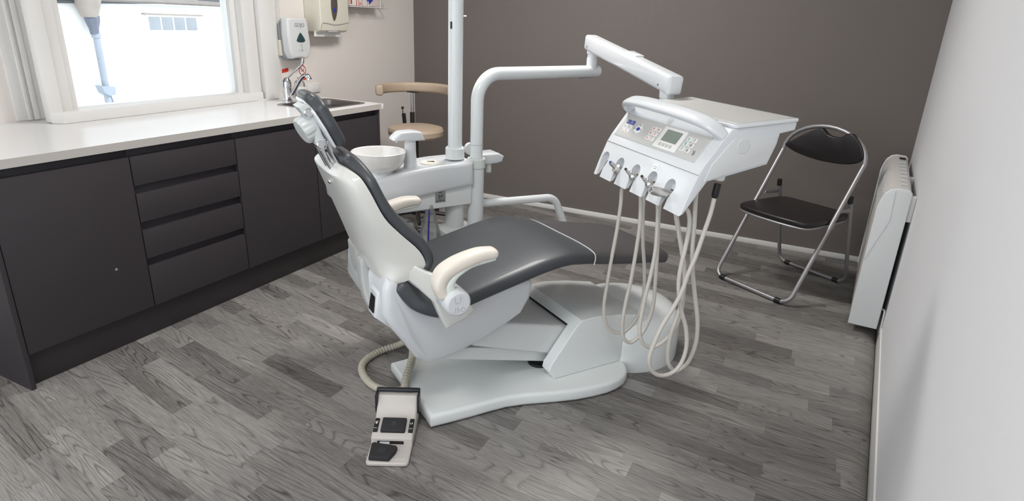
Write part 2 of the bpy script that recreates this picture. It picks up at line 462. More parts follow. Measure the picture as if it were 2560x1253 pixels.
# window: boxed frame
win = bpy.data.objects.new('window_1', None); COL.objects.link(win); win['kind'] = 'structure'
def wb(name, *a, m='frame', bevel=.003): return box(name, *a, M_[m], win, bevel)
wb('frame_post', XW-.035, XW+.012, -1.634, -1.575, .905, 2.615)
wb('frame_post', XW-.05, XW-.010, -1.575, -1.517, .912, 2.615)
wb('sash', XW-.14, XW-.022, -1.517, -1.487, .925, WZ1)
wb('sash', XW-.14, XW-.06, -.515, -.475, .945, WZ1)
wb('frame_post', XW-.15, XW-.010, -.475, -.385, .91, WZ1)
wb('frame_post', XW-.15, XW-.022, -.385, -.370, .91, WZ1)
wb('frame_post', XW-.16, XW+.016, -.370, -.262, .905, WZ1)
wb('frame_post', XW-.10, XW+.004, -.262, -.222, .9, WZ1)
bm = bmesh.new()
P = [(XW-.14, -1.56), (XW-.03, -1.60), (XW+.012, -1.634), (XW+.058, -1.605), (XW+.045, -1.2), (XW+.018, -.7), (XW+.002, -.385), (XW-.14, -.385)]
add_prism(bm, P, .9005, .951, 'z', .003, 2, 0); finish('bottom_rail', bm, M_['frame'], win)
wb('top_rail', XW-.15, XW-.01, -1.63, -.23, 2.05, WZ1)
wb('glass', XW-.085, XW-.081, -1.5, -.48, .93, 2.06, m='glass', bevel=0)
# panelled architrave on the set-back wall left of the window
tr = bpy.data.objects.new('trim_1', None); COL.objects.link(tr); tr['kind'] = 'structure'
X0 = XW-.143
for i, (y0, y1, d) in enumerate([(-1.70, -1.655, .006), (-1.655, -1.640, .014), (-1.640, -1.628, .004), (-1.628, -1.606, .014), (-1.606, -1.535, .006)]):
    box('moulding', X0-.002, X0+d, y0, y1, .905, 2.3, M_['frame'], tr, .002)

# ------------------------------------------------------------------ outside
nb = thing('neighbouring_building', 'sunlit white rendered building outside the window', 'building', (-5.0, 0, 0))
box('wall', -.3, 0, -3, 6.5, -3, 1.46, M_['ext_white'], nb, 0)
bm = bmesh.new(); add_prism(bm, [(.10, 1.47), (.14, 1.49), (-.9, 2.3), (-.95, 2.2)], -3, 6.5, 'y'); finish('roof', bm, M_['ext_roof'], nb, smooth=False)
tube('gutter', [(.06, -3, 1.32), (.06, 6.5, 1.655)], .028, M_['ext_dark'], nb)
fr = box('window', -.02, .03, 1.90, 2.62, 1.16, 1.37, M_['ext_white'], nb, .004)
for i in range(4):
    y0 = 1.925+i*.169; box('pane', .028, .034, y0, y0+.15, 1.17, 1.325, M_['ext_pane'], fr, .002)
box('lintel', 0, .05, 1.86, 2.68, 1.345, 1.362, M_['rust'], fr, .004)
dpi = thing('drainpipe', 'grey drainpipe with a hopper head on the white building outside', 'drainpipe', (-4.9, 1.24, -1.))
lathe('hopper', [(.045, 2.12), (.05, 2.18), (.075, 2.26), (.08, 2.32), (0, 2.32)], M_['pipe_dark'], dpi, (0, -.03, 0), seg=8)
lathe('netting', [(.08, 2.30), (.10, 2.36), (.12, 2.42), (.14, 2.5), (0, 2.52)], M_['rust'], dpi, (0, -.05, 0), seg=20)
tube('pipe', [(0, -.02, 2.15), (0, -.015, 1.4), (0, -.01, .0)], .036, M_['ext_grey'], dpi)
lathe('pipe_collar', [(.036, 0), (.046, .005), (.046, .05), (.036, .055)], M_['ext_grey'], dpi, (0, -.02, 2.08), seg=20)
prism('pipe_bracket', [(-.105, 1.57), (.055, 1.55), (.045, 1.46), (-.03, 1.455), (-.08, 1.49)], -.05, .07, M_['ext_grey'], dpi, ax='x', bevel=.004)
tube('elbow', [(0, -.01, 1.47), (0, 0.01, 1.39), (.02, .0, 1.25)], .030, M_['pipe_dark'], dpi)

# ------------------------------------------------------------------ kitchen run
# worktop with a hole for the sink
SX0, SX1, SY0, SY1, SR = -.432, -.085, -.50, -.045, .05
def rrect(x0, x1, y0, y1, r, n=6):
    out = []
    for cx, cy_, a0 in ((x1-r, y1-r, 0), (x0+r, y1-r, 90), (x0+r, y0+r, 180), (x1-r, y0+r, 270)):
        for k in range(n+1):
            a = math.radians(a0+90*k/n); out.append((cx+r*math.cos(a), cy_+r*math.sin(a)))
    return out
bm = bmesh.new()
outer = [(0, 0), (XW+.001, 0), (XW+.001, -1.53), (XW-.1425, -1.53), (XW-.1425, -2.26), (0, -2.26)]
hole = rrect(SX0+.012, SX1-.012, SY0+.012, SY1-.012, SR)
for z in (.9, .867):
    es = []
    for loop in (outer, hole):
        vs = [bm.verts.new((x, y, z)) for x, y in loop]
        es += [bm.edges.new((vs[i], vs[(i+1) % len(vs)])) for i in range(len(vs))]
    bmesh.ops.triangle_fill(bm, use_beauty=True, edges=es)
bm.verts.ensure_lookup_table(); nO, nH = len(outer), len(hole); T = nO+nH
V = bm.verts[:]
for off, n in ((0, nO), (nO, nH)):
    for i in range(n):
        bm.faces.new((V[off+i], V[off+(i+1) % n], V[T+off+(i+1) % n], V[T+off+i]))
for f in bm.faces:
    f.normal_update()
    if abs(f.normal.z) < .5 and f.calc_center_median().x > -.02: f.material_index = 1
wt = tag(finish('worktop', bm, [M_['worktop'], M_['edge_shade']], smooth=False), 'long white laminate worktop running below the window over the dark cabinets', 'worktop')
box('end_strip', -.0005, .0015, -.02, .001, .8675, .8995, M_['trim'], wt, .0005)

G = 'charcoal base cabinets under the worktop'
GAP = .0025
def cab_shell(name, label, y0, y1, sidepanel=None):
    t = thing(name, label, 'cabinet', (0, 0, 0))
    bm = bmesh.new(); add_box(bm, XW+.02, -.042, y0+.001, y1-.001, .147, .8665, .001)
    finish('carcass', bm, M_['cab_dark'], t)
    return t
def door(t, y0, y1, z0=.147, z1=.830): return box('door', -.0405, -.02, y0+GAP, y1-GAP, z0, z1, M_['cab'], t, .0015)
c1 = cab_shell('base_cabinet', 'leftmost charcoal cabinet with one wide plain door and end panel reaching the floor', -2.2055, -1.684)
d = door(c1, -2.2055, -1.684)
lathe('scuff_mark', [(0, 0), (.0055, 0), (.0055, .0006), (0, .0006)], M_['mid_grey'], d, (-.0201, -1.822, .372), (1, 0, 0), 14)
ep = box('end_panel', XW+.02, -.018, -2.2245, -2.2065, 0, .8665, M_['cab'], c1, .001)
c2 = cab_shell('drawer_cabinet', 'charcoal cabinet with a stack of four plain handleless drawers', -1.684, -1.150)
for z0, z1 in ((.705, .830), (.542, .669), (.374, .505), (.147, .338)):
    box('drawer', -.0405, -.02, -1.684+GAP, -1.150-GAP, z0, z1, M_['cab'], c2, .0015)
c3 = cab_shell('base_cabinet', 'charcoal single door cabinet directly right of the four drawers', -1.150, -.605); door(c3, -1.150, -.605)
c4 = cab_shell('base_cabinet', 'rightmost charcoal cabinet below the sink, partly behind the dental chair', -.605, -.02)
door(c4, -.605, -.038)
box('end_panel', XW+.02, -.018, -.036, -.018, 0, .8665, M_['cab'], c4, .001)
tag(box('plinth', XW+.03, -.0565, -2.205, -.037, 0, .1465, M_['plinth'], None, .001), 'black recessed plinth board along the foot of the cabinets', 'plinth')

# sink and tap
sk = thing('sink', 'small inset stainless steel sink in the right end of the worktop', 'sink', (0, 0, 0))
bm = bmesh.new()
def ring_of(off, z, r): return [bm.verts.new((x, y, z)) for x, y in rrect(SX0+off, SX1-off, SY0+off, SY1-off, max(.02, r))]
rr = [ring_of(-.004, .9005, .06), ring_of(-.002, .9025, .06), ring_of(.012, .9025, .055), ring_of(.02, .897, .05), ring_of(.026, .80, .045), ring_of(.05, .775, .03)]
for a, b in zip(rr, rr[1:]):
    for i in range(len(a)): bm.faces.new((a[i], a[(i+1) % len(a)], b[(i+1) % len(a)], b[i]))
bm.faces.new(rr[-1])
finish('basin', bm, M_['steel'], sk)
lathe('drain', [(0, .003), (.03, .003), (.036, 0), (.036, -.004), (0, -.004)], M_['chrome'], sk, (-.27, -.27, .778), seg=24)
tp = thing('mixer_tap', 'chrome single lever mixer tap standing behind the sink', 'tap', (-.485, -.331, .9))
lathe('body', [(0, 0), (.031, 0), (.031, .006), (.026, .01), (.025, .085), (.0285, .088), (.0285, .112), (.025, .130), (.014, .144), (0, .147)], M_['chrome'], tp)
tube('spout', crom([(.014, .004, .022), (.04, .012, .062), (.085, .026, .135), (.112, .034, .162), (.130, .04, .166), (.143, .043, .152), (.146, .044, .140)], 6), [.0125]*12+[.0135]*13+[.0155]*6+[.017]*6, M_['chrome'], tp)
tube('lever', crom([(.0, 0, .132), (.04, .014, .172), (.085, .034, .216), (.104, .04, .235), (.110, .042, .262)], 6), [.006]*8+[.0065]*8+[.0085]*9, M_['chrome'], tp)

sb = thing('soap_bottle', 'clear pump bottle with printed label behind the tap', 'bottle', (-.55, -.155, .9))
lathe('bottle_body', [(0, 0), (.031, 0), (.034, .005), (.034, .09), (.028, .108), (.012, .12), (.012, .132), (0, .132)], M_['bottle_clear'], sb, seg=28)
bm = bmesh.new()
for z0, z1, mi in ((.012, .075, 0), (.016, .022, 1), (.03, .036, 2), (.045, .054, 3)):
    rad = .0345+.0003*(mi > 0); vs = []
    a0, a1 = (-70, 35) if mi == 0 else (-62, 20)
    for k in range(13):
        a = math.radians(a0+(a1-a0)*k/12); vs.append((bm.verts.new((rad*math.cos(a), rad*math.sin(a), z0)), bm.verts.new((rad*math.cos(a), rad*math.sin(a), z1))))
    for a, b in zip(vs, vs[1:]):
        f = bm.faces.new((a[0], b[0], b[1], a[1])); f.material_index = mi
finish('bottle_label', bm, [M_['paper'], M_['red_ink'], M_['mid_grey'], M_['teal_ink']], sb)
so = tag(box('wall_socket', XW, XW+.012, -.005, .115, .915, .972, M_['trim'], None, .004), 'small square white socket plate low on the wall behind the sink', 'socket')
for dy in (.035, .075): box('switch_rocker', XW+.0115, XW+.0135, dy-.008, dy+.008, .934, .956, M_['key'], so, .001)
tag(box('black_clip', XW+.06, XW+.085, .0-.035, -.006, .9003, .909, M_['black'], None, .003), 'tiny black clip lying on the back corner of the worktop', 'clip')

# ------------------------------------------------------------------ wall fittings
sd = thing('soap_dispenser', 'white wall soap dispenser with dark teal window above the tap', 'soap dispenser', (XW, 0, 0))
bm = bmesh.new(); add_prism(bm, smooth2(rrect(-.222, -.045, 1.135, 1.392, .05, 4), 1), .0, .045, 'x', .008); finish('back_plate', bm, M_['mid_grey'], sd)
bm = bmesh.new(); add_prism(bm, [(-.232, 1.385), (-.225, 1.395), (-.07, 1.395), (-.06, 1.37), (-.046, 1.25), (-.046, 1.19), (-.075, 1.152), (-.10, 1.146), (-.14, 1.156), (-.205, 1.150), (-.228, 1.19), (-.236, 1.30)], .04, .105, 'x', .022, 5); finish('cover', bm, M_['white2'], sd)
bm = bmesh.new(); add_prism(bm, smooth2([(-.14, 1.305), (-.128, 1.303), (-.100, 1.268), (-.103, 1.254), (-.13, 1.249), (-.165, 1.254), (-.167, 1.268)], 4), .104, .108, 'x', .0015); finish('sight_window', bm, M_['teal'], sd)
t_ = text_bm('GOJO', .032); xf(t_, frame((.1058, -.137, 1.352), (0, 1, 0), (0, 0, 1))); finish('lettering', t_, M_['mid_grey'], sd, smooth=False, label='grey GOJO lettering')
bm = bmesh.new()
for (y, z, w, h) in ((-.132, 1.233, .026, .003), (-.128, 1.222, .02, .002), (-.128, 1.205, .003, .022), (-.128, 1.2, .022, .003), (-.155, 1.203, .005, .005)): add_box(bm, .105, .1062, y-w/2, y+w/2, z-h/2, z+h/2)
finish('printed_symbol', bm, M_['mid_grey'], sd)

td = thing('paper_towel_dispenser', 'ivory folded paper towel dispenser with smoked sight slot on the wall', 'towel dispenser', (XW, 0, 0))
bm = bmesh.new(); add_prism(bm, [(0, 1.315), (.10, 1.312), (.128, 1.325), (.140, 1.385), (.140, 1.69), (.12, 1.72), (0, 1.72)], .02, .298, 'y', .008, 4); finish('cover', bm, M_['ivory'], td)
bm = bmesh.new(); add_prism(bm, smooth2([(.147, 1.384), (.168, 1.41), (.183, 1.455), (.186, 1.50), (.180, 1.545), (.160, 1.585), (.135, 1.545), (.125, 1.50), (.124, 1.455), (.132, 1.41)], 3), .139, .1425, 'x', .001); finish('sight_slot', bm, M_['smoke'], td)
box('slot_badge', .142, .1445, .142, .166, 1.442, 1.466, M_['blue_ink'], td, .002)
bm = bmesh.new(); crv = [(.022, 1.330), (.03, 1.360), (.045, 1.371), (.09, 1.368), (.145, 1.362), (.20, 1.364), (.296, 1.377)]
add_tube(bm, crom([(.1403, y, z) for y, z in crv], 5), .0014, 6); finish('seam', bm, M_['mid_grey'], td)
prism('outlet_lip', [(.095, 1.314), (.20, 1.314), (.17, 1.328), (.12, 1.328)], .112, .1295, M_['duct'], td, ax='x', bevel=.001)
pt = tag(finish('paper_towel', add_prism(bmesh.new(), [(.012, 1.318), (.262, 1.318), (.256, 1.283), (.006, 1.285)], XW+.085, XW+.088, 'x'), M_['paper'], smooth=False), 'white paper towel hanging out below the ivory dispenser', 'paper towel')

bk = thing('wire_rack', 'white wire glove box rack at the top of the wall', 'rack', (XW, 0, 0))
bm = bmesh.new()
for z in (1.484, 1.56): add_tube(bm, fillet([(0, .37, z), (.10, .37, z), (.10, .80, z), (0, .80, z)], .01, 4), .003, 8)
for y in (.44, .56, .70): add_tube(bm, fillet([(.003, y, 1.70), (.003, y, 1.484), (.10, y, 1.484), (.10, y, 1.56)], .008, 4), .003, 8)
add_tube(bm, [(.003, .34, 1.484), (.003, .86, 1.484)], .003, 8)
finish('wire_frame', bm, M_['trim'], bk)
g1 = thing('glove_box', 'white and red glove box at the left end of the wire rack', 'box', (XW, 0, 0), group='glove boxes in the wire rack')
box('carton', .012, .09, .375, .50, 1.49, 1.62, M_['paper'], g1, .002)
bm = bmesh.new(); add_box(bm, .09, .0915, .44, .455, 1.49, 1.6); add_box(bm, .09, .0915, .465, .469, 1.49, 1.6); add_box(bm, .09, .0915, .38, .395, 1.50, 1.56); add_lathe(bm, [(0, 0), (.006, 0), (.006, .0015), (0, .0015)], (.09, .483, 1.506), (1, 0, 0), 12)
finish('red_print', bm, M_['red'], g1)
g2 = thing('glove_box', 'pale box with a blue glove poking out at the right end of the wire rack', 'box', (XW, 0, 0), group='glove boxes in the wire rack')
box('carton', .012, .09, .515, .70, 1.49, 1.62, M_['pink'], g2, .002)
gl = tag(pad('glove', [(XW+.094, .575, 1.60), (XW+.10, .578, 1.55), (XW+.096, .572, 1.515)], [.04, .045, .012], [.006, .008, .006], M_['glove'], p=2.5), 'blue rubber glove drooping from the box in the wire rack', 'glove')

tag(finish('red_tape', add_prism(bmesh.new(), [(-.214, 1.056), (-.158, 1.064), (-.158, 1.087), (-.214, 1.080)], XW, XW+.001, 'x'), M_['red'], smooth=False), 'short strip of red tape on the wall below the soap dispenser', 'tape')
sg = thing('warning_sticker', 'small sticker with red crossed circle on the wall behind the tap', 'sticker', (XW, 0, 0))
box('sticker_sheet', 0, .001, -.072, .01, 1.0, 1.10, M_['paper'], sg, 0)
bm = bmesh.new(); cc = [(.0015, -.034+.03*math.cos(2*PI*k/28), 1.066+.03*math.sin(2*PI*k/28)) for k in range(28)]
add_tube(bm, cc, .0032, 6, closed=True); add_tube(bm, [(.0015, -.055, 1.087), (.0015, -.013, 1.045)], .003, 6)
finish('prohibition_sign', bm, M_['red'], sg)
bm = bmesh.new(); add_prism(bm, [(-.064, 1.003), (-.004, 1.003), (-.004, 1.026), (-.064, 1.026)], .001, .0015, 'x'); finish('red_band', bm, M_['red'], sg, smooth=False)
bm = bmesh.new(); add_tube(bm, [(.0015, -.045, 1.062), (.0015, -.024, 1.062), (.0015, -.024, 1.078)], .0022, 6); finish('tap_symbol', bm, M_['dark_ink'], sg)
bc = thing('blind_cord', 'beaded blind pull chain with ivory tensioner beside the window', 'blind cord', (XW, 0, 0))
for y in (-.212, -.226): tube('chain', [(.018, y, 1.25), (.018, y+.004, 2.0)], .0022, M_['grey_pl'], bc, seg=8)
box('tensioner', .004, .028, -.236, -.200, 1.165, 1.262, M_['ivory'], bc, .003)

# ------------------------------------------------------------------ dental chair (x forward to the feet, y to the far side, z up)
O = Vector((1.285, -1.547, 0)); AZ = math.radians(56)
ch = thing('dental_chair', 'dental patient chair with slate grey upholstery and white base in the middle of the room', 'dental chair', O, AZ)
half = [(-.005, .216), (.08, .222), (.16, .225), (.24, .226), (.305, .229), (.38, .245), (.45, .268), (.513, .289), (.585, .309), (.66, .321), (.73, .325), (.784, .319), (.83, .303), (.863, .28), (.89, .24), (.905, .19), (.91, .12)]
out = [(s, -w) for s, w in half]+[(s, w) for s, w in half[::-1]]
prism('base_plate', out, .004, .058, M_['enamel'], ch, ax='z', bevel=.016, seg=4)
lathe('base_drum', [(0, 0), (.262, 0), (.264, .01), (.262, .15), (.255, .185), (.235, .213), (.2, .232), (.13, .25), (.06, .258), (0, .26)], M_['enamel'], ch, (1.05, 0, 0), seg=64)
bm = bmesh.new()
add_prism(bm, [(.545, .058), (.515, .10), (.52, .125), (.64, .285), (.66, .30), (.74, .302), (.86, .285), (1.0, .255), (1.06, .2), (1.06, .058)], -.205, .205, 'y', .007, 3)
cut = bmesh.new(); add_prism(cut, [(.3, .05), (.3, .268), (.70, .268), (.70, .05)], -.152, .152, 'y')
bm = boolean_cut(bm, [cut]); hood = finish('pivot_hood', bm, M_['enamel'], ch, angle=28)
box('hood_shade_strip', .628, .69, -.151, .151, .2585, .2678, M_['black'], ch, 0)  # black strip painting shade into the gap over the lift arm
box('hood_shade_plate', .69, .70, -.15, .15, .06, .266, M_['black'], ch, .002)  # black plate standing in for the shade inside the hood
# lift arm
bm = bmesh.new(); add_prism(bm, [(.20, .262), (.20, .335), (.34, .33), (.72, .232), (.72, .11), (.63, .115)], -.145, .145, 'y', .012, 3); finish('lift_arm', bm, M_['white2'], ch)
bm = bmesh.new(); add_prism(bm, [(.05, .235), (.10, .27), (.62, .15), (.62, .078)], -.125, .125, 'y', .006, 3); finish('lift_arm', bm, M_['white2'], ch)
cyl('actuator', (.30, -.02, .15), (.60, -.02, .085), .018, M_['dark_steel'], ch)
lathe('actuator_foot', [(0, 0), (.05, 0), (.05, .012), (.03, .02), (0, .022)], M_['black'], ch, (.56, -.06, .058), seg=24)
# seat shell
bm = bmesh.new()
prof = [(-.15, .628), (-.163, .59), (-.168, .50), (-.145, .45), (-.09, .37), (-.05, .30), (-.025, .272), (.0, .256), (.045, .254), (.11, .266), (.2, .30), (.30, .35), (.37, .392), (.402, .455), (.41, .505), (.40, .535), (.30, .53), (.12, .495), (.05, .455), (-.02, .49), (-.075, .555), (-.115, .62)]
add_prism(bm, prof, -.222, .222, 'y', .035, 5)
for v in bm.verts:                                    # narrower towards the bottom
    k = max(0., min(1., (.50-v.co.z)/.26)); v.co.y *= 1-.22*k*k
finish('seat_shell', bm, M_['white'], ch, angle=40)
prism('rear_bracket', [(-.182, .475), (-.172, .56), (-.150, .585), (-.125, .545), (-.10, .49), (-.075, .44), (-.10, .405), (-.135, .43)], -.175, -.095, M_['white'], ch, bevel=.008)
prism('cable_slot', [(-.184, .488), (-.174, .545), (-.160, .545), (-.15, .488)], -.16, -.11, M_['black'], ch, bevel=.002)
# cushions
pad('seat_cushion', [(-.098, 0, .585), (-.075, 0, .553), (-.04, 0, .520), (.035, 0, .492), (.12, 0, .518), (.33, 0, .569), (.44, 0, .594), (.53, 0, .602), (.60, 0, .592), (.66, 0, .580)],
    [.235, .245, .26, .268, .27, .272, .274, .27, .258, .245], .034, M_['leather'], ch, p=4.2, nring=48, endr=.025)
pad('leg_rest', [(.665, 0, .579), (.78, 0, .558), (.90, 0, .539), (1.0, 0, .524), (1.06, 0, .513)], [.246, .240, .234, .228, .222], [.0335, .033, .0325, .032, .031], M_['foot_pad'], ch, p=4.5, nring=48, endr=.02)
bm = bmesh.new()
for sgn in (1,):
    add_tube(bm, crom([(.655, -.253, .56), (.662, -.25, .585), (.66, -.235, .606), (.655, -.15, .6165), (.648, 0, .6185), (.645, .15, .6165), (.64, .235, .606), (.64, .25, .585)], 5), .0025, 6)
finish('cover_seam', bm, M_['grey_pl'], ch)
# backrest shell
Fp = [(-.250, .984, .115), (-.238, .980, .158), (-.218, .965, .20), (-.195, .922, .218), (-.154, .836, .224), (-.104, .777, .225), (-.044, .714, .225), (-.021, .661, .225), (-.046, .633, .225), (-.085, .612, .222), (-.118, .605, .215)]
Rp = [(-.282, .950), (-.284, .955), (-.281, .950), (-.267, .912), (-.243, .846), (-.225, .79), (-.205, .73), (-.190, .685), (-.178, .655), (-.170, .632), (-.163, .612)]
Fs = crom(Fp, 4); Rs = crom([(a, b, 0) for a, b in Rp], 4)
bm = bmesh.new(); rings = []; NQ = 25
for F, R in zip(Fs, Rs):
    ring = []
    for k in range(NQ):
        a = PI*k/(NQ-1); c_, s_ = math.cos(a), math.sin(a)
        y = F.z*math.copysign(abs(c_)**(2/3.2), c_); dd = abs(s_)**(2/3.2)
        ring.append(bm.verts.new((F.x+(R.x-F.x)*dd, y, F.y+(R.y-F.y)*dd)))
    rings.append(ring)
for a, b in zip(rings, rings[1:]):
    for k in range(NQ-1): bm.faces.new((a[k], a[k+1], b[k+1], b[k]))
    bm.faces.new((a[NQ-1], a[0], b[0], b[NQ-1]))
bm.faces.new(rings[0][::-1]); bm.faces.new(rings[-1])
bsh = finish('backrest_shell', bm, M_['shell'], ch, angle=50)
lathe('screw_cap', [(0, 0), (.008, 0), (.008, .004), (.005, .007), (0, .007)], M_['chrome'], bsh, (-.272, -.06, .925), (-.9, -.2, -.3), 16)
pad('backrest_cushion', [(-.226, 0, .998), (-.208, 0, .984), (-.184, 0, .944), (-.146, 0, .861), (-.092, 0, .789), (-.033, 0, .730), (-.006, 0, .672), (-.03, 0, .628), (-.05, 0, .612)],
    [.105, .165, .215, .228, .232, .232, .232, .23, .228], [.022, .026, .027, .028, .028, .028, .028, .024, .02], M_['leather'], ch, p=3.2, nring=48, endr=.016)
# side plates carrying the armrests, armrests
def arm(sg):
    y = lambda w: -w*sg
    pl = [(-.112, .662), (-.085, .668), (-.055, .662), (-.035, .652), (-.002, .639), (.05, .61), (.084, .566), (.124, .495), (.10, .475), (.022, .448), (.0, .50), (-.015, .545), (-.05, .582), (-.09, .612), (-.112, .632)]
    q = []
    for a_, b_ in zip(pl, pl[1:]+pl[:1]):
        q += [(a_[0]+(b_[0]-a_[0])*k/4, a_[1]+(b_[1]-a_[1])*k/4) for k in range(4)]
    bm = bmesh.new(); add_prism(bm, q, -.020, .020, 'y', .008, 3)
    for v in bm.verts:
        k = max(0., min(1., (v.co.x+.095)/.11)); k = k*k*(3-2*k); v.co.y = y(.184+.098*k)+v.co.y
    finish('arm_bracket', bm, M_['shell'], ch, angle=45)
    ap = pad('armrest', [(-.012, y(.335), .60), (-.022, y(.335), .635), (-.008, y(.335), .668), (.03, y(.335), .69), (.075, y(.335), .704), (.12, y(.335), .713), (.165, y(.335), .713)],
             [.028, .031, .033, .034, .034, .033, .031], [.02, .022, .024, .024, .023, .021, .018], M_['cream'], ch, p=2.8, nring=28, endr=.016)
    pad('armrest_carrier', [(.02, y(.335), .585), (.008, y(.335), .625), (.022, y(.335), .655), (.05, y(.335), .674), (.09, y(.335), .690), (.165, y(.335), .698)],
        [.03, .03, .03, .029, .028, .026], [.026, .02, .013, .011, .011, .009], M_['pale_green'], ap, p=3, nring=24, endr=.006)
    a, b = Vector((.029, y(.285), .573)), Vector((.029, y(.38), .573))
    lathe('pivot_cap', [(0, 0), (.044, 0), (.045, .004), (.045, .085), (.042, .092), (.036, .096), (0, .096)], M_['white'], ch, a, b-a, 36)
    if sg == 1:
        bm = bmesh.new(); yy = y(.3815)
        for q in ([(.012, .60), (.015, .580), (.026, .580)], [(.032, .60), (.03, .582)], [(.014, .565), (.012, .548)], [(.024, .566), (.022, .548)]):
            add_tube(bm, [(x, yy, z) for x, z in q], .0018, 6)
        cc = [(.040+.007*math.cos(2*PI*k/16), yy, .556+.007*math.sin(2*PI*k/16)) for k in range(16)]; add_tube(bm, cc, .0018, 6, closed=True)
        finish('cap_emblem', bm, M_['grey_pl'], ch)
arm(1); arm(-1)
# cable duct from backrest to seat shell
pad('cable_duct', [(-.165, .10, .645), (-.158, .10, .57), (-.14, .095, .50), (-.115, .085, .452), (-.08, .07, .44)], [.052, .052, .048, .044, .04], .012, M_['duct'], ch, p=5, n=5)
pad('cable_duct', [(-.172, -.02, .625), (-.172, -.03, .56), (-.166, -.05, .50), (-.150, -.08, .462), (-.13, -.11, .468)], [.03, .03, .03, .028, .025], .016, M_['duct'], ch, p=4, n=5)
tb = [(-.135, -.05, .60), (-.13, -.055, .54), (-.125, -.06, .49)]
tube('corrugated_sleeve', crom(tb, 14), [.013 if i % 2 else .0105 for i in range(29)], M_['grey_pl'], ch)
# headrest
hr_t = Vector((-.083, 0, .155)).normalized()
pad('headrest_cushion', [(-.314, 0, 1.180), (-.300, 0, 1.163), (-.273, 0, 1.108), (-.247, 0, 1.060)], [.070, .118, .13, .118], [.020, .026, .027, .025], M_['leather'], ch, p=2.7, nring=44, endr=.02)
pad('headrest_shell', [(-.331, 0, 1.168), (-.318, 0, 1.147), (-.292, 0, 1.098), (-.265, 0, 1.047)], [.055, .110, .124, .112], [.007, .008, .008, .007], M_['white'], ch, p=3, nring=44, endr=.01)
prism('headrest_joint', [(-.361, 1.160), (-.344, 1.170), (-.327, 1.164), (-.312, 1.152), (-.306, 1.122), (-.292, 1.073), (-.279, 1.048), (-.284, 1.032), (-.300, 1.026), (-.316, 1.048), (-.320, 1.090), (-.336, 1.128)], -.088, -.012, M_['head_white'], ch, bevel=.007, seg=4)
nrm = Vector((-.85, -.14, -.42)).normalized(); kb = Vector((-.311, -.048, 1.102))
kp = [(0, 0), (.034, 0), (.039, .005), (.0415, .012), (.0425, .036), (.040, .042), (.036, .0445), (0, .0455)]
bm = bmesh.new(); add_lathe(bm, kp, kb, nrm, 80)
for v in bm.verts:
    d_ = v.co-kb; h = d_.dot(nrm); rad = d_-nrm*h
    if rad.length > .037:
        an = math.atan2(rad.y, rad.dot(nrm.cross(Vector((0, 1, 0))))); rad *= 1-.06*max(0., math.cos(10*an)); v.co = kb+nrm*h+rad
finish('adjusting_knob', bm, M_['head_white'], ch, angle=30)
for (s, z) in ((-.331, 1.145), (-.301, 1.048)):
    cyl('hinge_pin', (s, -.096, z), (s, .0, z), .0135, M_['chrome'], ch, bevel=.003)
for w in (.05, .0): cyl('support_rod', (-.297, -w, 1.04), (-.255, -w, .945), .0085, M_['chrome'], ch)
pad('neck_plate', [(-.275, 0, 1.05), (-.258, 0, 1.005), (-.24, 0, .978), (-.212, 0, .965)], [.07, .065, .065, .075], .008, M_['chrome'], ch, p=4)

# ------------------------------------------------------------------ spittoon unit (same frame)
su = thing('spittoon_unit', 'white spittoon column with porcelain bowl on the far side of the dental chair', 'spittoon', O, AZ)
bm = bmesh.new()
add_prism(bm, [(-.13, .70), (-.135, .745), (-.10, .765), (-.03, .778), (.03, .792), (.12, .808), (.22, .822), (.33, .832), (.44, .835), (.470, .835), (.472, .730), (.45, .727), (.38, .72), (.28, .708), (.16, .69), (.05, .672), (-.05, .668)], .415, .63, 'y', .018, 4); finish('upper_housing', bm, M_['white'], su)
bm = bmesh.new()
add_prism(bm, [(0, .60), (-.02, .69), (.10, .69), (.3, .72), (.472, .74), (.472, .638), (.3, .634), (.12, .63)], .438, .60, 'y', .006, 3); finish('lower_housing', bm, M_['enamel'], su)
lp = box('name_plate', .293, .342, .4362, .4385, .662, .715, M_['metal_plate'], su, .001)
bm = bmesh.new(); yy = .4360
for q in ([(.309, .697), (.313, .682), (.309, .680)], [(.313, .697), (.316, .682)], [(.329, .698), (.322, .696), (.320, .689), (.326, .686), (.329, .69), (.322, .691)]): add_tube(bm, [(x, yy, z) for x, z in q], .0014, 6)
for q in ((.30, .306, .669), (.31, .326, .672), (.33, .336, .67), (.309, .325, .708)): add_box(bm, q[0], q[1], .4356, .4364, q[2]-.0015, q[2]+.0015)
finish('plate_emblem', bm, M_['dark_ink'], lp)
lathe('bowl_pedestal', [(0, 0), (.062, 0), (.06, .05), (.055, .07), (0, .07)], M_['white'], su, (.066, .50, .755), seg=40)
lathe('spittoon_bowl', [(0, .0), (.05, .0), (.062, .006), (.085, .018), (.104, .04), (.112, .075), (.1135, .086), (.110, .088), (.107, .085), (.098, .045), (.075, .022), (.03, .013), (0, .012)], M_['porcelain'], su, (.066, .50, .808), seg=56)
lathe('cup_filler_column', [(0, 0), (.031, 0), (.027, .03), (.0245, .08), (.0245, .135), (0, .135)], M_['white'], su, (.205, .50, .812), seg=28)
prism('cup_filler_head', [(.122, .938), (.128, .950), (.150, .968), (.165, .972), (.212, .974), (.243, .970), (.262, .934), (.205, .934)], .463, .537, M_['white'], su, bevel=.010)
cyl('filler_nozzle', (.146, .50, .926), (.146, .50, .94), .006, M_['white'], su)
dk = lathe('filter_lid', [(0, 0), (.045, 0), (.045, .004), (.042, .006), (0, .006)], M_['cream'], su, (.30, .50, .826), seg=32)
prism('lid_opening', [(.285, .512), (.318, .505), (.312, .49)], .832, .834, M_['black'], su, ax='z', bevel=0)
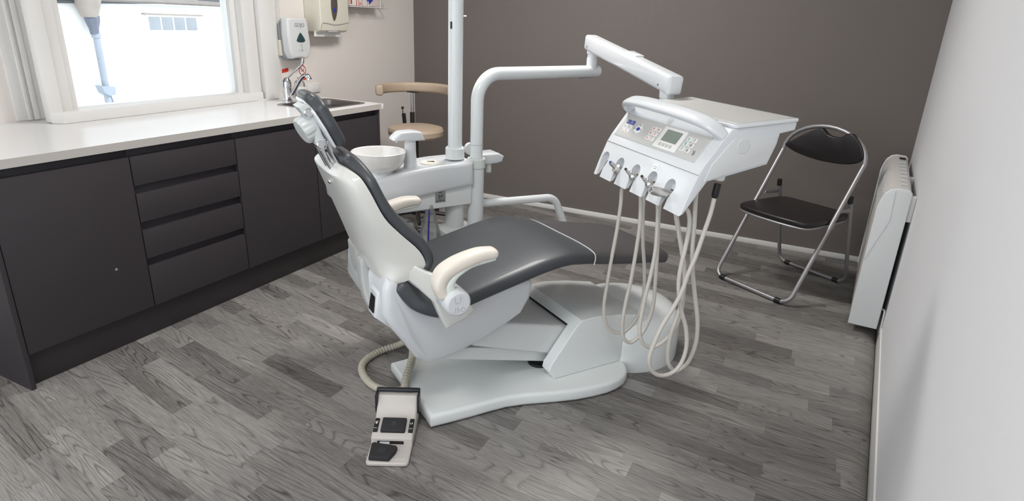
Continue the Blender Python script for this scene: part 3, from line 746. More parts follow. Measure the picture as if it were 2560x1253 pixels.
lathe('light_pole', [(0, .84), (.0425, .84), (.0425, .885), (.038, .892), (.0315, .892), (.0315, 2.3), (0, 2.3)], M_['tube_white'], su, (.415, .50, 0), seg=36, label='tall white light pole')
box('pole_slot', .382, .388, .478, .484, 1.385, 1.413, M_['black'], su, .002)
cyl('pole_screw', (.441, .48, 1.435), (.452, .474, 1.435), .004, M_['chrome'], su)
lathe('support_column', [(0, .02), (.043, .02), (.043, .64), (0, .64)], M_['white2'], su, (.415, .50, 0), seg=36)
box('bracket_box', .335, .50, .30, .56, .44, .525, M_['enamel'], su, .012, 3)
box('strut', .06, .11, .475, .52, .50, .66, M_['white2'], su, .008)
box('strut_hole', .077, .088, .4735, .477, .585, .605, M_['black'], su, .002)
lathe('round_lug', [(0, 0), (.028, 0), (.028, .02), (0, .02)], M_['white2'], su, (.52, .55, .865), (0, 1, 0), 28)
prism('hose_holder', [(.545, .845), (.64, .848), (.668, .832), (.66, .806), (.63, .80), (.545, .80)], .50, .60, M_['white'], su, bevel=.008)
cyl('holder_nozzle', (.603, .53, .755), (.603, .53, .805), .012, M_['white2'], su)
tube('side_arm', fillet([(.52, .505, .615), (.985, .53, .595), (1.075, .53, .40), (1.078, .53, .36)], .08, 10), .019, M_['tube_white'], su, seg=22)
bm = bmesh.new()
add_lathe(bm, [(.018, .655), (.022, .62), (.05, .50), (.06, .44), (.062, .40), (.02, .395), (0, .395)], (.275, .455, 0), seg=28)
fk = finish('drain_flask', bm, M_['clear'], su, label='clear conical plastic flask')
tube('blue_stripe', [(.255, .414, .64), (.246, .402, .55), (.238, .392, .45)], .004, M_['blue_ink'], fk, seg=8)

# ------------------------------------------------------------------ delivery unit
def cw(s, w, z): a = AZ; return Vector((O.x+s*math.cos(a)+w*math.sin(a), O.y+s*math.sin(a)-w*math.cos(a), z))
acol = cw(.512, .0, 0)*0+Vector((1.180, -.866, 0)); aend = Vector((1.456, -.195, 1.205))
du = thing('delivery_unit', 'white swing arm instrument unit with keypad console reaching over the dental chair', 'dental unit', acol)
loc = lambda v: Vector(v)-acol
lathe('arm_column', [(0, .02), (.036, .02), (.0365, .80), (0, .80)], M_['tube_white'], du, seg=36)
lathe('column_collar', [(.036, .795), (.0415, .80), (.0415, .838), (.038, .842), (.03, .842)], M_['pale_green'], du, seg=36)
hd = (aend-acol); hd.z = 0; hd.normalize()
pts = [Vector((0, 0, .84)), Vector((0, 0, 1.205)), loc(aend)+hd*.045]
bm = bmesh.new(); add_tube(bm, fillet(pts, .115, 14), .0285, 28); finish('swing_arm', bm, M_['tube_white'], du, angle=40)
lathe('arm_joint_ring', [(.0287, .90), (.0290, .9005), (.0290, .904), (.0287, .9045)], M_['grey_pl'], du, seg=36)
bm = bmesh.new(); q = loc(aend); add_tube(bm, crom([q+hd*(-.10)+Vector((0, 0, -.041)), q+hd*(-.06)+Vector((0, 0, -.031)), q+hd*.01+Vector((0, 0, -.031))], 4), .003, 8); finish('cable_clip', bm, M_['mid_grey'], du)
lathe('pivot_post', [(0, .015), (.0275, .015), (.0275, .062), (.0255, .064), (.0255, .082), (.029, .084), (.031, .12), (0, .12)], M_['white'], du, loc(aend), seg=32)
# console frame: x depth, y width to the left, z up
KS = .93; cB = Vector((2.3013, -1.2916, 1.1435)); azL = math.radians(136); el = math.radians(4.5)
vL = Vector((math.cos(azL), math.sin(azL), 0)); vD = Vector((math.cos(azL-PI/2)*math.cos(el), math.sin(azL-PI/2)*math.cos(el), math.sin(el))); vN = vD.cross(vL)
CM = frame(cB-acol, vD, vL, vN) @ Matrix.Scale(KS, 4)
def con(d, l, n): return CM @ Vector((d, l, n))
def cfin(name, bm, m, parent=None, **k): return finish(name, xf(bm, CM), m, parent or du, **k)
post_top = con(.17, .655, 0)
ba0 = loc(aend)+Vector((0, 0, .128)); ba1 = Vector((post_top.x, post_top.y, 0)); ba1.z = 1.2195
hdir = Vector((ba1.x-ba0.x, ba1.y-ba0.y, 0)).normalized(); bdir = (ba1-ba0).normalized()
bm = bmesh.new(); ln = (ba1-ba0).length
add_box(bm, -.045, ln+.06, -.033, .033, -.034, .040, .014, 4)
side_ = Vector((0, 0, 1)).cross(hdir)
Rm = Matrix.Identity(4); zv = bdir.cross(side_)
for i in range(3): Rm[i][0] = bdir[i]; Rm[i][1] = side_[i]; Rm[i][2] = zv[i]; Rm[i][3] = ba0[i]
sh = Matrix.Identity(4)
bal = finish('balance_arm', xf(bm, Rm), M_['white'], du, angle=40)
bm = bmesh.new(); add_box(bm, ln*.5, ln*.5+.1, -.012, .03, .038, .047, .004); finish('arm_cover_plate', xf(bm, Rm), M_['white'], bal)
for x in (.0, ln-.02): 
    bm = bmesh.new(); add_cyl(bm, (x, -.0335, -.012), (x, -.030, -.012), .004, 12); finish('arm_screw', xf(bm, Rm), M_['dark_steel'], bal)
pb = Vector((post_top.x, post_top.y, 0))
lathe('console_post', [(0, 1.04), (.027, 1.04), (.027, 1.162), (.029, 1.164), (.031, 1.196), (0, 1.196)], M_['white'], du, pb, seg=32)
# console body
body_p = [(.0, -.004), (.018, 0), (.257, 0), (.262, -.006), (.257, -.030), (.196, -.036), (.188, -.070), (.156, -.137), (-.033, -.163), (-.08, -.168), (-.166, -.270), (-.180, -.274), (-.155, -.216), (-.119, -.142), (-.098, -.112), (-.03, -.031)]
bm = bmesh.new(); add_prism(bm, body_p, 0, .635, 'y', .010, 3)
cuts = []
fd = Vector((-.062, 0, -.133)).normalized(); fn = Vector((-.906, 0, .423))    # down the lower face, outward normal
for l in (.59, .467, .345, .228, .112):
    c = bmesh.new(); ctr = Vector((-.146, l, -.205))
    add_cyl(c, ctr-fn*.026, ctr+fn*.04, .0285, 28)
    cuts.append(c)
    c = bmesh.new(); m4 = frame(ctr-fn*.024, fd, Vector((0, 1, 0)), fn)
    t2 = bmesh.new(); add_prism(t2, [(0, -.027), (.02, -.022), (.04, -.014), (.12, -.012), (.12, .018), (.04, .020), (.02, .026), (0, .027)], 0, .07, 'z')
    merge(c, xf(t2, m4)); cuts.append(c)
bm = boolean_cut(bm, cuts); cfin('console_body', bm, M_['white'], angle=28)
# seam line between keypad half and holder half, side recess, round plug
bm = bmesh.new(); add_tube(bm, [(-.1185, .002, -.1405), (-.1185, .633, -.1405)], .0016, 6); cfin('body_seam', bm, M_['mid_grey'])
bm = bmesh.new(); add_prism(bm, [(.01, -.034), (.185, -.044), (.180, -.07), (.15, -.13), (-.03, -.155), (-.095, -.165), (-.07, -.11)], -.003, .01, 'y', .003); cfin('side_panel', bm, M_['white2'])
bm = bmesh.new(); add_cyl(bm, (.045, -.005, -.062), (.045, .0, -.062), .024, 32, .001); cfin('side_plug', bm, M_['white2'])
# tray top
bm = bmesh.new(); add_prism(bm, rrect(.008, .266, -.006, .61, .012, 4), -.001, .010, 'z', .003); cfin('tray', bm, M_['white'])
bm = bmesh.new(); add_prism(bm, rrect(.03, .248, .016, .588, .010, 4), .008, .0115, 'z', .001); cfin('tray_mat', bm, M_['silverpanel'])
# handle
hp = [(-.02, .615, -.022), (-.045, .60, .004), (-.06, .555, .026), (-.066, .46, .034), (-.068, .34, .034), (-.066, .20, .030), (-.060, .09, .020), (-.045, .035, .002), (-.022, .014, -.024)]
bm = bmesh.new(); add_pad(bm, hp, [.018, .024, .028, .030, .030, .030, .028, .024, .018], [.012, .013, .014, .014, .014, .014, .014, .013, .012], p=3, nring=24, endr=.008, side=Vector((1, 0, .35)), n=7); cfin('handle', bm, M_['white'], angle=60)
# keypad: local plane coords (l right to left, t down the face)
e1 = Vector((-.64, 0, -.768)).normalized(); en = Vector((-.768, 0, .64)).normalized()
def kp_(l, t, h=0): return e1*t+Vector((0, l, 0))+en*(h+.004)
KM = frame(kp_(0, 0, 0), (0, -1, 0), -e1, en)         # local x = -l, local y = -t
def face_prism(bm, pts, h0, h1, bevel=0., mi=0):
    t2 = bmesh.new(); add_prism(t2, [(-l, -t) for l, t in pts], h0, h1, 'z', bevel, 2); xf(t2, KM)
    for f in t2.faces: f.material_index = mi
    merge(bm, t2); return bm
def rr2(l, t, w, h, r=.003): return [(l+x, t+y) for x, y in rrect(-w/2, w/2, -h/2, h/2, r, 3)]
bm = bmesh.new(); face_prism(bm, [(.605, .048), (.050, .048), (.055, .150), (.610, .150)], -.008, .002, .001); cfin('keypad_rim', bm, M_['grey_pl'])
bm = bmesh.new(); face_prism(bm, [(.600, .052), (.055, .052), (.060, .146), (.605, .146)], 0, .0028, .0005); kpd = cfin('keypad', bm, M_['silverpanel'])
bm = bmesh.new(); face_prism(bm, [(.319, .056), (.176, .056), (.178, .143), (.321, .143)], .0025, .004, .0005); dsp = cfin('display', bm, M_['key'])
bm = bmesh.new(); face_prism(bm, [(.294, .066), (.198, .066), (.200, .113), (.296, .113)], .0037, .0046, 0); cfin('screen', bm, M_['lcd'], dsp)
for i in range(4):
    bm = bmesh.new(); face_prism(bm, rr2(.285-.022*i, .127, .016, .013), .0037, .0048, .0005); cfin('button', bm, M_['silverpanel'], dsp)
H0 = .0026
def glyph(bm, l, t, kind, mi):
    q = lambda pts: add_tube(bm, [KM @ Vector((-(l+a), -(t+b), H0+.0024)) for a, b in pts], .0008, 5, mi)
    if kind == 'chair': q([(.007, .003), (.001, .004), (-.007, .001)]); q([(.006, .003), (.008, -.005)]); q([(-.002, -.005), (-.004, -.002)])
    elif kind == 'ring': q([(.005*math.cos(2*PI*k/10), .005*math.sin(2*PI*k/10)) for k in range(11)]); q([(.003, 0), (-.003, 0)])
    elif kind == 'hand': q([(.004, -.005), (-.003, -.004)]); q([(0, -.004), (0, .005)]); q([(.003, .001), (0, .004)])
    elif kind == 'cup': q([(.005, -.004), (.003, .005), (-.003, .005), (-.005, -.004)]); q([(.002, 0), (-.002, 0)])
    elif kind == 'drop': q([(0, -.006), (.004, .001), (0, .005), (-.004, .001), (0, -.006)])
def button(l, t, face, ink, kind, w=.025, h=.0165):
    bm = bmesh.new(); face_prism(bm, rr2(l, t, w, h), H0-.001, H0+.002, .0006, 0); glyph(bm, l, t, kind, 1)
    return cfin('button', bm, [face, ink], kpd)
for i, l in enumerate((.562, .531)):
    button(l, .081, M_['blue_ink'], M_['key'], 'chair'); button(l+.001, .102, M_['key'], M_['dark_ink'], 'chair'); button(l+.003, .121, M_['key'], M_['dark_ink'] if i == 0 else M_['red_ink'], 'chair')
for i, l in enumerate((.375, .344)):
    button(l, .079, M_['key'], M_['red_ink'], 'ring'); button(l+.003, .0995, M_['key'], M_['red_ink'], 'ring' if i == 0 else 'hand'); button(l+.004, .120, M_['key'], M_['red_ink'], 'cup' if i == 0 else 'hand')
for i, l in enumerate((.150, .119)):
    button(l, .078, M_['key'], M_['teal_ink'] if i == 0 else M_['dark_ink'], 'cup' if i == 0 else 'hand'); button(l+.001, .0985, M_['key'], M_['teal_ink'] if i == 0 else M_['dark_ink'], 'ring'); button(l+.003, .119, M_['key'], M_['teal_ink'] if i == 0 else M_['dark_ink'], 'drop' if i == 0 else 'ring')
# four way rocker
bm = bmesh.new()
def el_(l, t, a, b, n=18): return [(l+a*math.cos(2*PI*k/n), t+b*math.sin(2*PI*k/n)) for k in range(n)]
face_prism(bm, smooth2([(.466, .073), (.482, .088), (.504, .100), (.488, .112), (.471, .128), (.455, .113), (.437, .100), (.453, .087)], 3), H0-.001, H0+.002, .0006)
for l, t in ((.466, .082), (.494, .1), (.447, .1), (.471, .119)): glyph(bm, l, t, 'chair', 1)
rk = cfin('rocker_key', bm, [M_['key'], M_['dark_ink']], kpd)
bm = bmesh.new(); face_prism(bm, el_(.470, .100, .011, .008), H0, H0+.003, .0006); cfin('centre_button', bm, M_['blue_ink'], kpd)
bm = bmesh.new()
for q in ([(.092, .113), (.084, .123)], [(.084, .111), (.080, .122)], [(.078, .123), (.085, .128)], [(.088, .125), (.083, .13)]): add_tube(bm, [KM @ Vector((-a, -b, H0+.0006)) for a, b in q], .001, 5)
cfin('keypad_emblem', bm, M_['dark_ink'], kpd)
bm = bmesh.new()
add_tube(bm, [KM @ Vector((-(.322+.013*math.cos(2*PI*k/24)), -(.033+.013*math.sin(2*PI*k/24)), .001)) for k in range(24)], .0008, 5, closed=True)
for q in ([(.328, .028), (.322, .038), (.320, .030)], [(.320, .030), (.316, .037)]): add_tube(bm, [KM @ Vector((-a, -b, .001)) for a, b in q], .0007, 5)
cfin('console_emblem', bm, M_['grey_pl'])
bm = bmesh.new(); m4 = frame(Vector((-.127, .237, -.168))+fn*.004, (0, -1, 0), -fd, fn); t2 = bmesh.new(); add_box(t2, -.017, .017, -.013, .013, 0, .0012); 
for a in (-.004, .003): add_box(t2, -.010, .010, a-.001, a+.001, .0012, .0016, mi=1)
merge(bm, xf(t2, m4)); cfin('holder_label', bm, [M_['key'], M_['mid_grey']])
# black-sleeved hose socket under the rear right
bm = bmesh.new(); add_lathe(bm, [(0, 0), (.021, 0), (.019, .03), (.015, .034), (0, .034)], (-.006, .033, -.145), (-.18, 0, -1), 24); cfin('hose_socket', bm, M_['pale_green'])

# ------------------------------------------------------------------ instrument hoses
H = {
'H1': [[1.912,-1.047,0.841],[1.914,-1.048,0.785],[1.911,-1.055,0.678],[1.904,-1.066,0.561],[1.899,-1.075,0.455],[1.897,-1.08,0.373],[1.905,-1.076,0.309],[1.921,-1.062,0.268],[1.947,-1.04,0.245],[1.976,-1.014,0.25],[1.998,-0.994,0.275],[2.015,-0.979,0.318],[2.024,-0.974,0.375],[2.025,-0.977,0.44],[2.018,-0.987,0.532],[2.004,-1.006,0.649],[1.993,-1.021,0.804],[1.997,-1.018,0.894],[2.004,-1.012,0.954]],
'H2': [[2.003,-1.111,0.839],[2.01,-1.108,0.742],[2.009,-1.112,0.649],[2.004,-1.121,0.522],[1.997,-1.131,0.439],[1.994,-1.139,0.359],[1.998,-1.138,0.305],[2.008,-1.131,0.273],[2.025,-1.117,0.258],[2.043,-1.103,0.268],[2.065,-1.083,0.301],[2.08,-1.071,0.352],[2.088,-1.066,0.421],[2.086,-1.072,0.51],[2.083,-1.078,0.59],[2.078,-1.087,0.687],[2.071,-1.098,0.811],[2.074,-1.095,0.896],[2.078,-1.091,0.956]],
'H3': [[2.086,-1.191,0.836],[2.093,-1.189,0.749],[2.096,-1.192,0.673],[2.093,-1.201,0.596],[2.086,-1.214,0.512],[2.082,-1.223,0.438],[2.082,-1.229,0.388],[2.089,-1.228,0.35],[2.103,-1.219,0.32],[2.124,-1.202,0.305],[2.142,-1.19,0.309],[2.165,-1.171,0.328],[2.186,-1.155,0.363],[2.202,-1.145,0.409],[2.208,-1.144,0.462],[2.208,-1.15,0.528],[2.202,-1.161,0.606],[2.191,-1.179,0.676],[2.178,-1.197,0.738],[2.157,-1.226,0.828],[2.155,-1.226,0.898],[2.161,-1.22,0.958]],
'H4': [[2.167,-1.273,0.842],[2.184,-1.259,0.769],[2.198,-1.249,0.711],[2.211,-1.24,0.659],[2.219,-1.236,0.588],[2.218,-1.241,0.529],[2.213,-1.25,0.476],[2.204,-1.265,0.424],[2.201,-1.272,0.363],[2.206,-1.271,0.306],[2.222,-1.259,0.272],[2.237,-1.247,0.263],[2.264,-1.224,0.286],[2.278,-1.213,0.331],[2.284,-1.212,0.39],[2.278,-1.223,0.469],[2.26,-1.245,0.565],[2.244,-1.266,0.657],[2.234,-1.281,0.745],[2.23,-1.29,0.83],[2.224,-1.299,0.919],[2.224,-1.299,0.974]],
'H5': [[2.28,-1.272,0.954],[2.277,-1.274,0.918],[2.273,-1.277,0.866],[2.263,-1.285,0.802],[2.251,-1.296,0.726],[2.236,-1.309,0.659],[2.226,-1.319,0.597],[2.206,-1.337,0.535],[2.185,-1.357,0.479],[2.169,-1.372,0.415],[2.161,-1.378,0.366],[2.163,-1.375,0.334],[2.177,-1.359,0.298],[2.199,-1.335,0.279],[2.226,-1.305,0.279],[2.246,-1.282,0.298],[2.258,-1.269,0.336],[2.26,-1.265,0.389],[2.25,-1.273,0.453],[2.231,-1.291,0.516],[2.217,-1.304,0.578],[2.21,-1.309,0.636],[2.211,-1.308,0.693],[2.215,-1.301,0.748],[2.217,-1.297,0.802],[2.215,-1.298,0.843],[2.207,-1.305,0.873],[2.197,-1.314,0.884]],
}
hdefs = [('H1', .467, 'slim blue tipped steel coupling in the leftmost used console holder, on a looping hose'),
         ('H2', .345, 'second of the four steel couplings from the left along the console, on a looping hose'),
         ('H3', .228, 'third of the four steel couplings from the left along the console, on a looping hose'),
         ('H4', .112, 'thick steel motor coupling in the rightmost console holder, on a long looping hose')]
for key, l, lab in hdefs:
    w = lambda d_, n_, l_=l: (CM @ Vector((d_, l_, n_)))+acol
    big = key == 'H4'
    base = w(-.150, -.232); tip = w(-.226, -.203) if big else w(-.190, -.190)
    t = thing('instrument_hose', lab, 'dental instrument', base, 0, 'instrument hoses on the console')
    lv = lambda v: Vector(v)-base
    pth = [base+(w(0, 0)-w(0, 0)), w(-.135, -.262), w(-.128, -.29)]+[Vector(p) for p in H[key]]
    tube('hose', crom([lv(p) for p in pth], 5), .0072 if not big else .0074, M_['hose'], t, seg=12)
    dr = (tip-base); Ln = dr.length
    if big:
        lathe('motor', [(0, -.03), (.012, -.03), (.014, 0), (.014, Ln*.45), (.0155, Ln*.5), (.0155, Ln*.8), (.0120, Ln), (.009, Ln), (.008, Ln-.006), (0, Ln-.006)], M_['satin'], t, (0, 0, 0), dr, 28)
        lathe('drive_pin', [(0, 0), (.0035, 0), (.0035, .007), (0, .008)], M_['chrome'], t, dr*.93, dr, 14)
    else:
        prof = [(0, -.02), (.011, -.02), (.013, 0), (.013, Ln*.35), (.0095, Ln*.42), (.0075, Ln*.48), (.0085, Ln*.5), (.0085, Ln*.62), (.0065, Ln*.64), (.0065, Ln*.72), (.0075, Ln*.74), (.0075, Ln*.82), (.0055, Ln*.84), (.0055, Ln), (0, Ln)]
        if key == 'H1': prof = [(0, -.02), (.012, -.02), (.017, 0), (.017, Ln*.4), (.012, Ln*.45), (.0085, Ln*.5), (.0085, Ln*.95), (.007, Ln), (0, Ln)]
        lathe('coupling', prof, M_['satin'], t, (0, 0, 0), dr, 24)
        lathe('coupling_tip', [(0, 0), (.0045, 0), (.0045, .004), (0, .004)], M_['blue_ink'] if key == 'H1' else M_['black'], t, dr, dr, 14)
p0 = Vector(H['H5'][0])
t = thing('supply_hose', 'grey supply hose with black sleeve hanging from the rear right corner under the console', 'hose', p0, 0)
tube('hose', crom([Vector(p)-p0 for p in H['H5']], 5), .0072, M_['hose'], t, seg=12)
lathe('black_sleeve', [(0, -.012), (.0115, -.012), (.0115, .026), (.008, .034), (0, .034)], M_['black'], t, (0, 0, 0), Vector(H['H5'][2])-p0, 20)

# side rail from the unit to the floor
# ------------------------------------------------------------------ foot control
fx = (Vector((1.507, -1.877, 0))-Vector((1.382, -1.941, 0))).normalized(); fy = Vector((-fx.y, fx.x, 0))
fc = thing('foot_control', 'grey dental foot pedal with dark rubber pads and bow handle on the floor', 'foot pedal', mw=frame((1.444, -1.909, 0), fx, fy))
bm = bmesh.new(); add_prism(bm, rrect(-.072, .072, -.004, .12, .014, 5), .002, .016, 'z', .004); finish('base_plate', bm, M_['pedal'], fc)
bm = bmesh.new(); add_prism(bm, [(.098, .006), (.098, .036), (.115, .045), (.155, .055), (.19, .062), (.225, .088), (.245, .118), (.262, .118), (.268, .006)], -.073, .073, 'x', .008, 4); finish('housing', bm, M_['pedal'], fc)
box('pedal_slot', -.05, .042, .0965, .101, .014, .028, M_['black'], fc, .001)
box('pedal_stem', -.042, -.006, .085, .10, .016, .026, M_['grey_pl'], fc, .002)
bm = bmesh.new(); add_prism(bm, [(-.062, .006), (.006, .002), (.022, .04), (.026, .062), (.02, .07), (-.058, .086), (-.066, .08)], .016, .033, 'z', .004); pl = finish('toe_pedal', bm, M_['rubber'], fc)
bm = bmesh.new(); add_tube(bm, [(-.024+.010*math.cos(2*PI*k/20), .042+.010*math.sin(2*PI*k/20), .0335) for k in range(20)], .0008, 5, closed=True); add_tube(bm, [(-.030, .042, .0335), (-.018, .042, .0335)], .0008, 5); finish('pedal_symbol', bm, M_['dark_ink'], pl)
sl = math.atan2(.017, .075)
def inc(bm, y0=.115, z0=.045): return xf(bm, Matrix.Translation((0, y0, z0)) @ Matrix.Rotation(sl, 4, 'X'))
bm = bmesh.new(); add_box(bm, -.043, .043, .004, .066, -.004, .012, .004, 3); mp = finish('rubber_pad', inc(bm), M_['rubber'], fc)
bm = bmesh.new(); add_tube(bm, [(.0+.0085*math.cos(2*PI*k/20), .036+.0085*math.sin(2*PI*k/20), .0125) for k in range(20)], .0009, 5, closed=True)
t2 = text_bm('M', .012, .0012); xf(t2, Matrix.Translation((0, .036, .0128))); merge(bm, t2); finish('pad_emblem', inc(bm), M_['dark_ink'], mp, label='embossed circled M')
for sx in (-1, 1):
    bm = bmesh.new(); add_box(bm, sx*.062-.008, sx*.062+.008, .006, .066, -.004, .006, .002); k = finish('side_key', inc(bm), M_['black'], fc)
    bm = bmesh.new()
    if sx < 0:
        for q in ([(-.066, .05), (-.064, .04)], [(-.062, .052), (-.062, .038)], [(-.058, .05), (-.06, .04)]): add_tube(bm, [(a, b, .0066) for a, b in q], .001, 5)
    else:
        for q in ([(.057, .046), (.060, .040), (.066, .043)], [(.066, .043), (.064, .048)]): add_tube(bm, [(a, b, .0066) for a, b in q], .001, 5)
    add_box(bm, sx*.062-.006, sx*.062+.006, .0195, .0205, .006, .0068)
    finish('key_symbol', inc(bm), M_['key'], k)
box('slide_mark', .0, .058, .016, .0172, .0158, .0163, M_['key'], fc, 0)
bm = bmesh.new()
add_box(bm, -.080, .080, .255, .274, .122, .136, .005, 3); add_box(bm, -.080, -.073, .222, .272, .055, .13, .003); add_box(bm, .073, .080, .222, .272, .055, .13, .003)
finish('bow_handle', bm, M_['pedal_dark'], fc)
# conduit in foot control frame (world points brought into the frame)
inv = fc.matrix_world.inverted()
hp = [(1.324, -1.640, .03), (1.292, -1.60, .045), (1.255, -1.535, .076), (1.215, -1.445, .085), (1.165, -1.36, .082), (1.115, -1.295, .078), (1.065, -1.25, .062), (1.01, -1.262, .03), (.965, -1.325, .018), (.958, -1.41, .018), (.985, -1.478, .018), (1.05, -1.534, .018), (1.13, -1.566, .018), (1.205, -1.552, .018), (1.262, -1.520, .03)]
path = crom([inv @ Vector(p) for p in hp], 22)
tube('conduit', path, [.0158 if (i % 4) < 2 else .0136 for i in range(len(path))], M_['conduit'], fc, seg=16)

# ------------------------------------------------------------------ folding chair
fc2 = thing('folding_chair', 'black vinyl folding chair on silver tube legs by the grey wall', 'chair', (2.3375, .325, 0), math.radians(-31))
R_ = .0125
left = [(-.252, .015, R_+.004), (-.252, .33, .525), (-.252, .47, .75)]
arc = [(-.252*math.cos(a), .47+.022*math.sin(a), .765+.165*math.sin(a)) for a in [PI*k/16 for k in range(17)]]
ft = fillet([(.252, .47, .76), (.252, .015, R_+.004), (-.252, .015, R_+.004), (-.252, .47, .76)], .06, 8)
loop = ft+arc
tube('front_frame', loop, R_, M_['alu'], fc2, seg=16, closed=True)
rp = fillet([(.228, .465, .56), (.228, .62, R_+.002), (-.228, .62, R_+.002), (-.228, .465, .56)], .06, 8)
tube('rear_leg_frame', rp, .0115, M_['alu'], fc2, seg=16)
for a in (-.19, .19): cyl('foot_cap', (a-.018, .015, R_+.004), (a+.018, .015, R_+.004), .016, M_['black'], fc2)
for a in (-.165, .165): cyl('foot_cap', (a-.018, .62, R_+.002), (a+.018, .62, R_+.002), .0145, M_['black'], fc2)
so_ = smooth2([(-.232, .14), (-.20, .085), (-.10, .062), (.0, .058), (.10, .062), (.20, .085), (.232, .14), (.235, .30), (.225, .46), (.19, .515), (.1, .525), (-.1, .525), (-.19, .515), (-.225, .46), (-.235, .30)], 4)
prism('seat', so_, .435, .468, M_['vinyl_black'], fc2, ax='z', bevel=.012, seg=4)
so2 = [(x*.97, .3+(y-.3)*.98) for x, y in so_]
tube('seat_rim', [(x, y, .430) for x, y in so2], .007, M_['alu'], fc2, seg=10, closed=True)
bp = [(-.238, .79), (-.21, .815), (-.135, .868), (-.075, .902), (-.035, .915), (-.012, .900), (.01, .886), (.048, .880), (.085, .886), (.105, .90), (.125, .913), (.158, .908), (.21, .865), (.238, .82), (.236, .785), (.20, .757), (.12, .738), (.0, .732), (-.11, .742), (-.19, .762)]
bm = bmesh.new(); add_prism(bm, smooth2(bp, 4), .455, .487, 'y', .013, 4)
for v in bm.verts: v.co.y += .018-.34*v.co.x**2
finish('backrest', bm, M_['vinyl_black'], fc2, angle=50)
for s in (-1, 1):
    cyl('hinge_cap', (s*.228, .458, .575), (s*.228, .463, .535), .014, M_['black'], fc2)
    prism('hinge_strap', [(.335, .497), (.345, .515), (.47, .508), (.485, .495), (.47, .486)], min(s*.232, s*.242), max(s*.232, s*.242), M_['alu'], fc2, ax='x', bevel=.002)
    prism('seat_bracket', [(.26, .405), (.26, .44), (.33, .44), (.33, .405)], min(s*.236, s*.243), max(s*.236, s*.243), M_['alu'], fc2, ax='x', bevel=.002)

# ------------------------------------------------------------------ operator stool
st = thing('operator_stool', 'beige upholstered round stool with curved backrest in the corner', 'stool', (-.0, .36, 0))
lathe('seat', [(0, .635), (.12, .632), (.178, .640), (.192, .655), (.195, .685), (.186, .703), (.15, .712), (.08, .716), (0, .717)], M_['vinyl_beige'], st, seg=56)
lathe('gas_column', [(0, .08), (.028, .08), (.028, .35), (.016, .352), (.016, .635), (0, .635)], M_['dark_steel'], st, seg=24)
for k in range(5):
    a = math.radians(20+72*k); e = Vector((.27*math.cos(a), .27*math.sin(a), .075))
    lg = tube('base_leg', [(0, 0, .10), e], [.02, .013], M_['dark_steel'], st)
    cyl('castor', e+Vector((-.012*math.sin(a), .012*math.cos(a), -.05)), e+Vector((.012*math.sin(a), -.012*math.cos(a), -.05)), .025, M_['black'], lg)
arc = [(.245*math.cos(math.radians(a)), .245*math.sin(math.radians(a)), .955) for a in range(226, 26, -10)]
pad('backrest', arc, .034, .026, M_['vinyl_beige'], st, p=3.4, nring=28, endr=.012, side=Vector((0, 0, 1)), n=2)
pp = Vector((.222*math.cos(math.radians(180)), .222*math.sin(math.radians(180)), 0))
pp = Vector((-.145, .165, 0))
cyl('backrest_post', pp+Vector((0, 0, .62)), pp+Vector((0, 0, .925)), .011, M_['chrome'], st)
cyl('post_sleeve', pp+Vector((0, 0, .60)), pp+Vector((0, 0, .78)), .017, M_['dark_steel'], st)
tube('post_arm', [pp+Vector((0, 0, .61)), (-.06, .07, .61), (0, 0, .61)], .014, M_['dark_steel'], st)
cyl('clamp', pp+Vector((-.055, -.03, .768)), pp, .014, M_['black'], st)
tube('clamp_lever', [pp+Vector((-.06, -.035, .80)), pp+Vector((-.058, -.033, .70))], .003, M_['dark_steel'], st)
lathe('lever_knob', [(0, -.011), (.008, -.008), (.011, 0), (.008, .008), (0, .011)], M_['black'], st, pp+Vector((-.06, -.035, .808)), seg=16)
box('backrest_plate', pp.x-.035, pp.x+.045, pp.y-.02, pp.y+.02, .919, .925, M_['dark_steel'], st, .002)

# ------------------------------------------------------------------ heater on the right wall
ht = thing('wall_heater', 'white slatted electric wall heater on the right wall', 'heater', (rx(.06), .06, 0), -AR)
# local: x towards the room is negative, y along the wall
D0, D1 = -.022, -.152; LEN = 1.06
hprof = [(D0, .040), (D0, .742), (D0-.014, .757), (-.085, .760), (-.112, .752), (-.134, .728), (-.146, .69), (D1, .655), (D1, .40), (D1, .040)]
bm = bmesh.new(); add_prism(bm, hprof, .0, .022, 'y', .005, 3); finish('end_panel', bm, M_['white2'], ht, label='plain white end panel')
bm = bmesh.new(); add_prism(bm, hprof, LEN-.022, LEN, 'y', .005, 3); finish('end_panel', bm, M_['white2'], ht)
bm = bmesh.new(); add_prism(bm, [(x*.985+(-.003 if x > -.05 else .002), z-.004 if z > .1 else z+.004) for x, z in hprof], .022, LEN-.022, 'y', 0); finish('casing', bm, M_['casing'], ht, angle=40)
for i in range(9):
    y0 = .05+i*(LEN-.10)/9; y1 = y0+.066
    box('top_vent', -.072, -.040, y0, y1, .752, .7575, M_['grey_pl'] if i < 8 else M_['black'], ht, .001)
for i in range(12):
    y0 = .04+i*(LEN-.08)/12; bm = bmesh.new(); add_prism(bm, [(-.132, .712), (-.137, .715), (-.154, .62), (-.149, .62)], y0, y0+.05, 'y', .001); finish('front_vent', bm, M_['grey_pl'], ht)
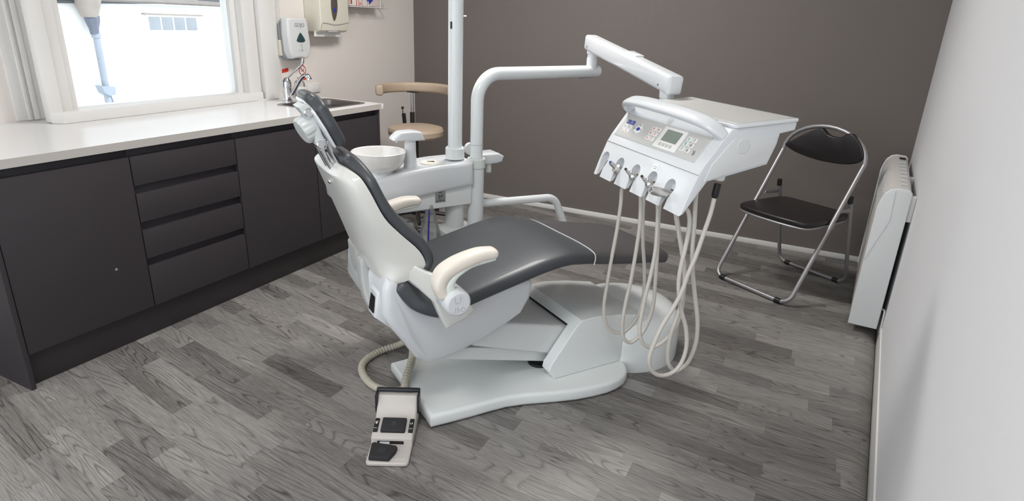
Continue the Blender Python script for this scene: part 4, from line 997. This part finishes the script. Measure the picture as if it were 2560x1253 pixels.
bm = bmesh.new(); add_tube(bm, [(-.092, -.0006, .748), (-.086, -.0006, .60), (-.118, -.0006, .50), (-.151, -.0006, .39)], .0014, 6); finish('panel_seam', bm, M_['grey_pl'], ht)
for y in (.03, .52): box('wall_bracket', -.024, 0, y, y+.03, .60, .725, M_['trim'], ht, .003)
tube('cable', crom([(-.022, .05, .135), (-.008, .03, .138), (-.006, .02, .12), (-.004, .02, .02)], 5), .005, M_['trim'], ht, seg=10)
tag(finish('paper_scrap', add_prism(bmesh.new(), [(0, 0), (.012, .003), (.010, .012), (.002, .010)], .0, .004, 'z', .001), M_['paper']), 'tiny white paper scrap on the floor in front of the plinth', 'paper scrap').location = (.43, -.72, .001)

# ------------------------------------------------------------------ light
w = bpy.data.worlds.new('world'); C.world = w; w.use_nodes = True
w.node_tree.nodes['Background'].inputs[0].default_value = (.88, .94, 1.0, 1); w.node_tree.nodes['Background'].inputs[1].default_value = WORLD = 2.3
sd_ = bpy.data.lights.new('sun', 'SUN'); sd_.energy = 3.6; sd_.angle = .01; sun = bpy.data.objects.new('sun', sd_); COL.objects.link(sun)
sun.rotation_euler = Vector((-.75, -.25, -.62)).to_track_quat('-Z', 'Y').to_euler()
for nm, x, y, en_ in (('fill_light', 1.05, -.35, 40), ('fill_light', 1.75, -2.95, 20)):  # area lights added out of view to brighten the walls and chair base
    lf = thing(nm, 'unseen square fill panel added above the dental chair' if y > -1 else 'unseen square fill panel added above the foot of the room', 'fill light', (x, y, 2.6))
    box('fill_frame', -.32, .32, -.32, .32, -.01, .02, M_['trim'], lf, .004)
    ld = bpy.data.lights.new(nm, 'AREA'); ld.shape = 'SQUARE'; ld.size = .58; ld.energy = en_; ld.color = (1., .975, .945)
    lo = bpy.data.objects.new('fill_panel', ld); COL.objects.link(lo); lo.parent = lf; lo.location = (0, 0, -.02)

C.view_settings.view_transform = 'Standard'; C.view_settings.look = 'None'; C.view_settings.gamma = 1.; C.view_settings.exposure = 0.13
C.view_settings.use_curve_mapping = False
C.cycles.use_denoising = True
C.cycles.max_bounces = 8
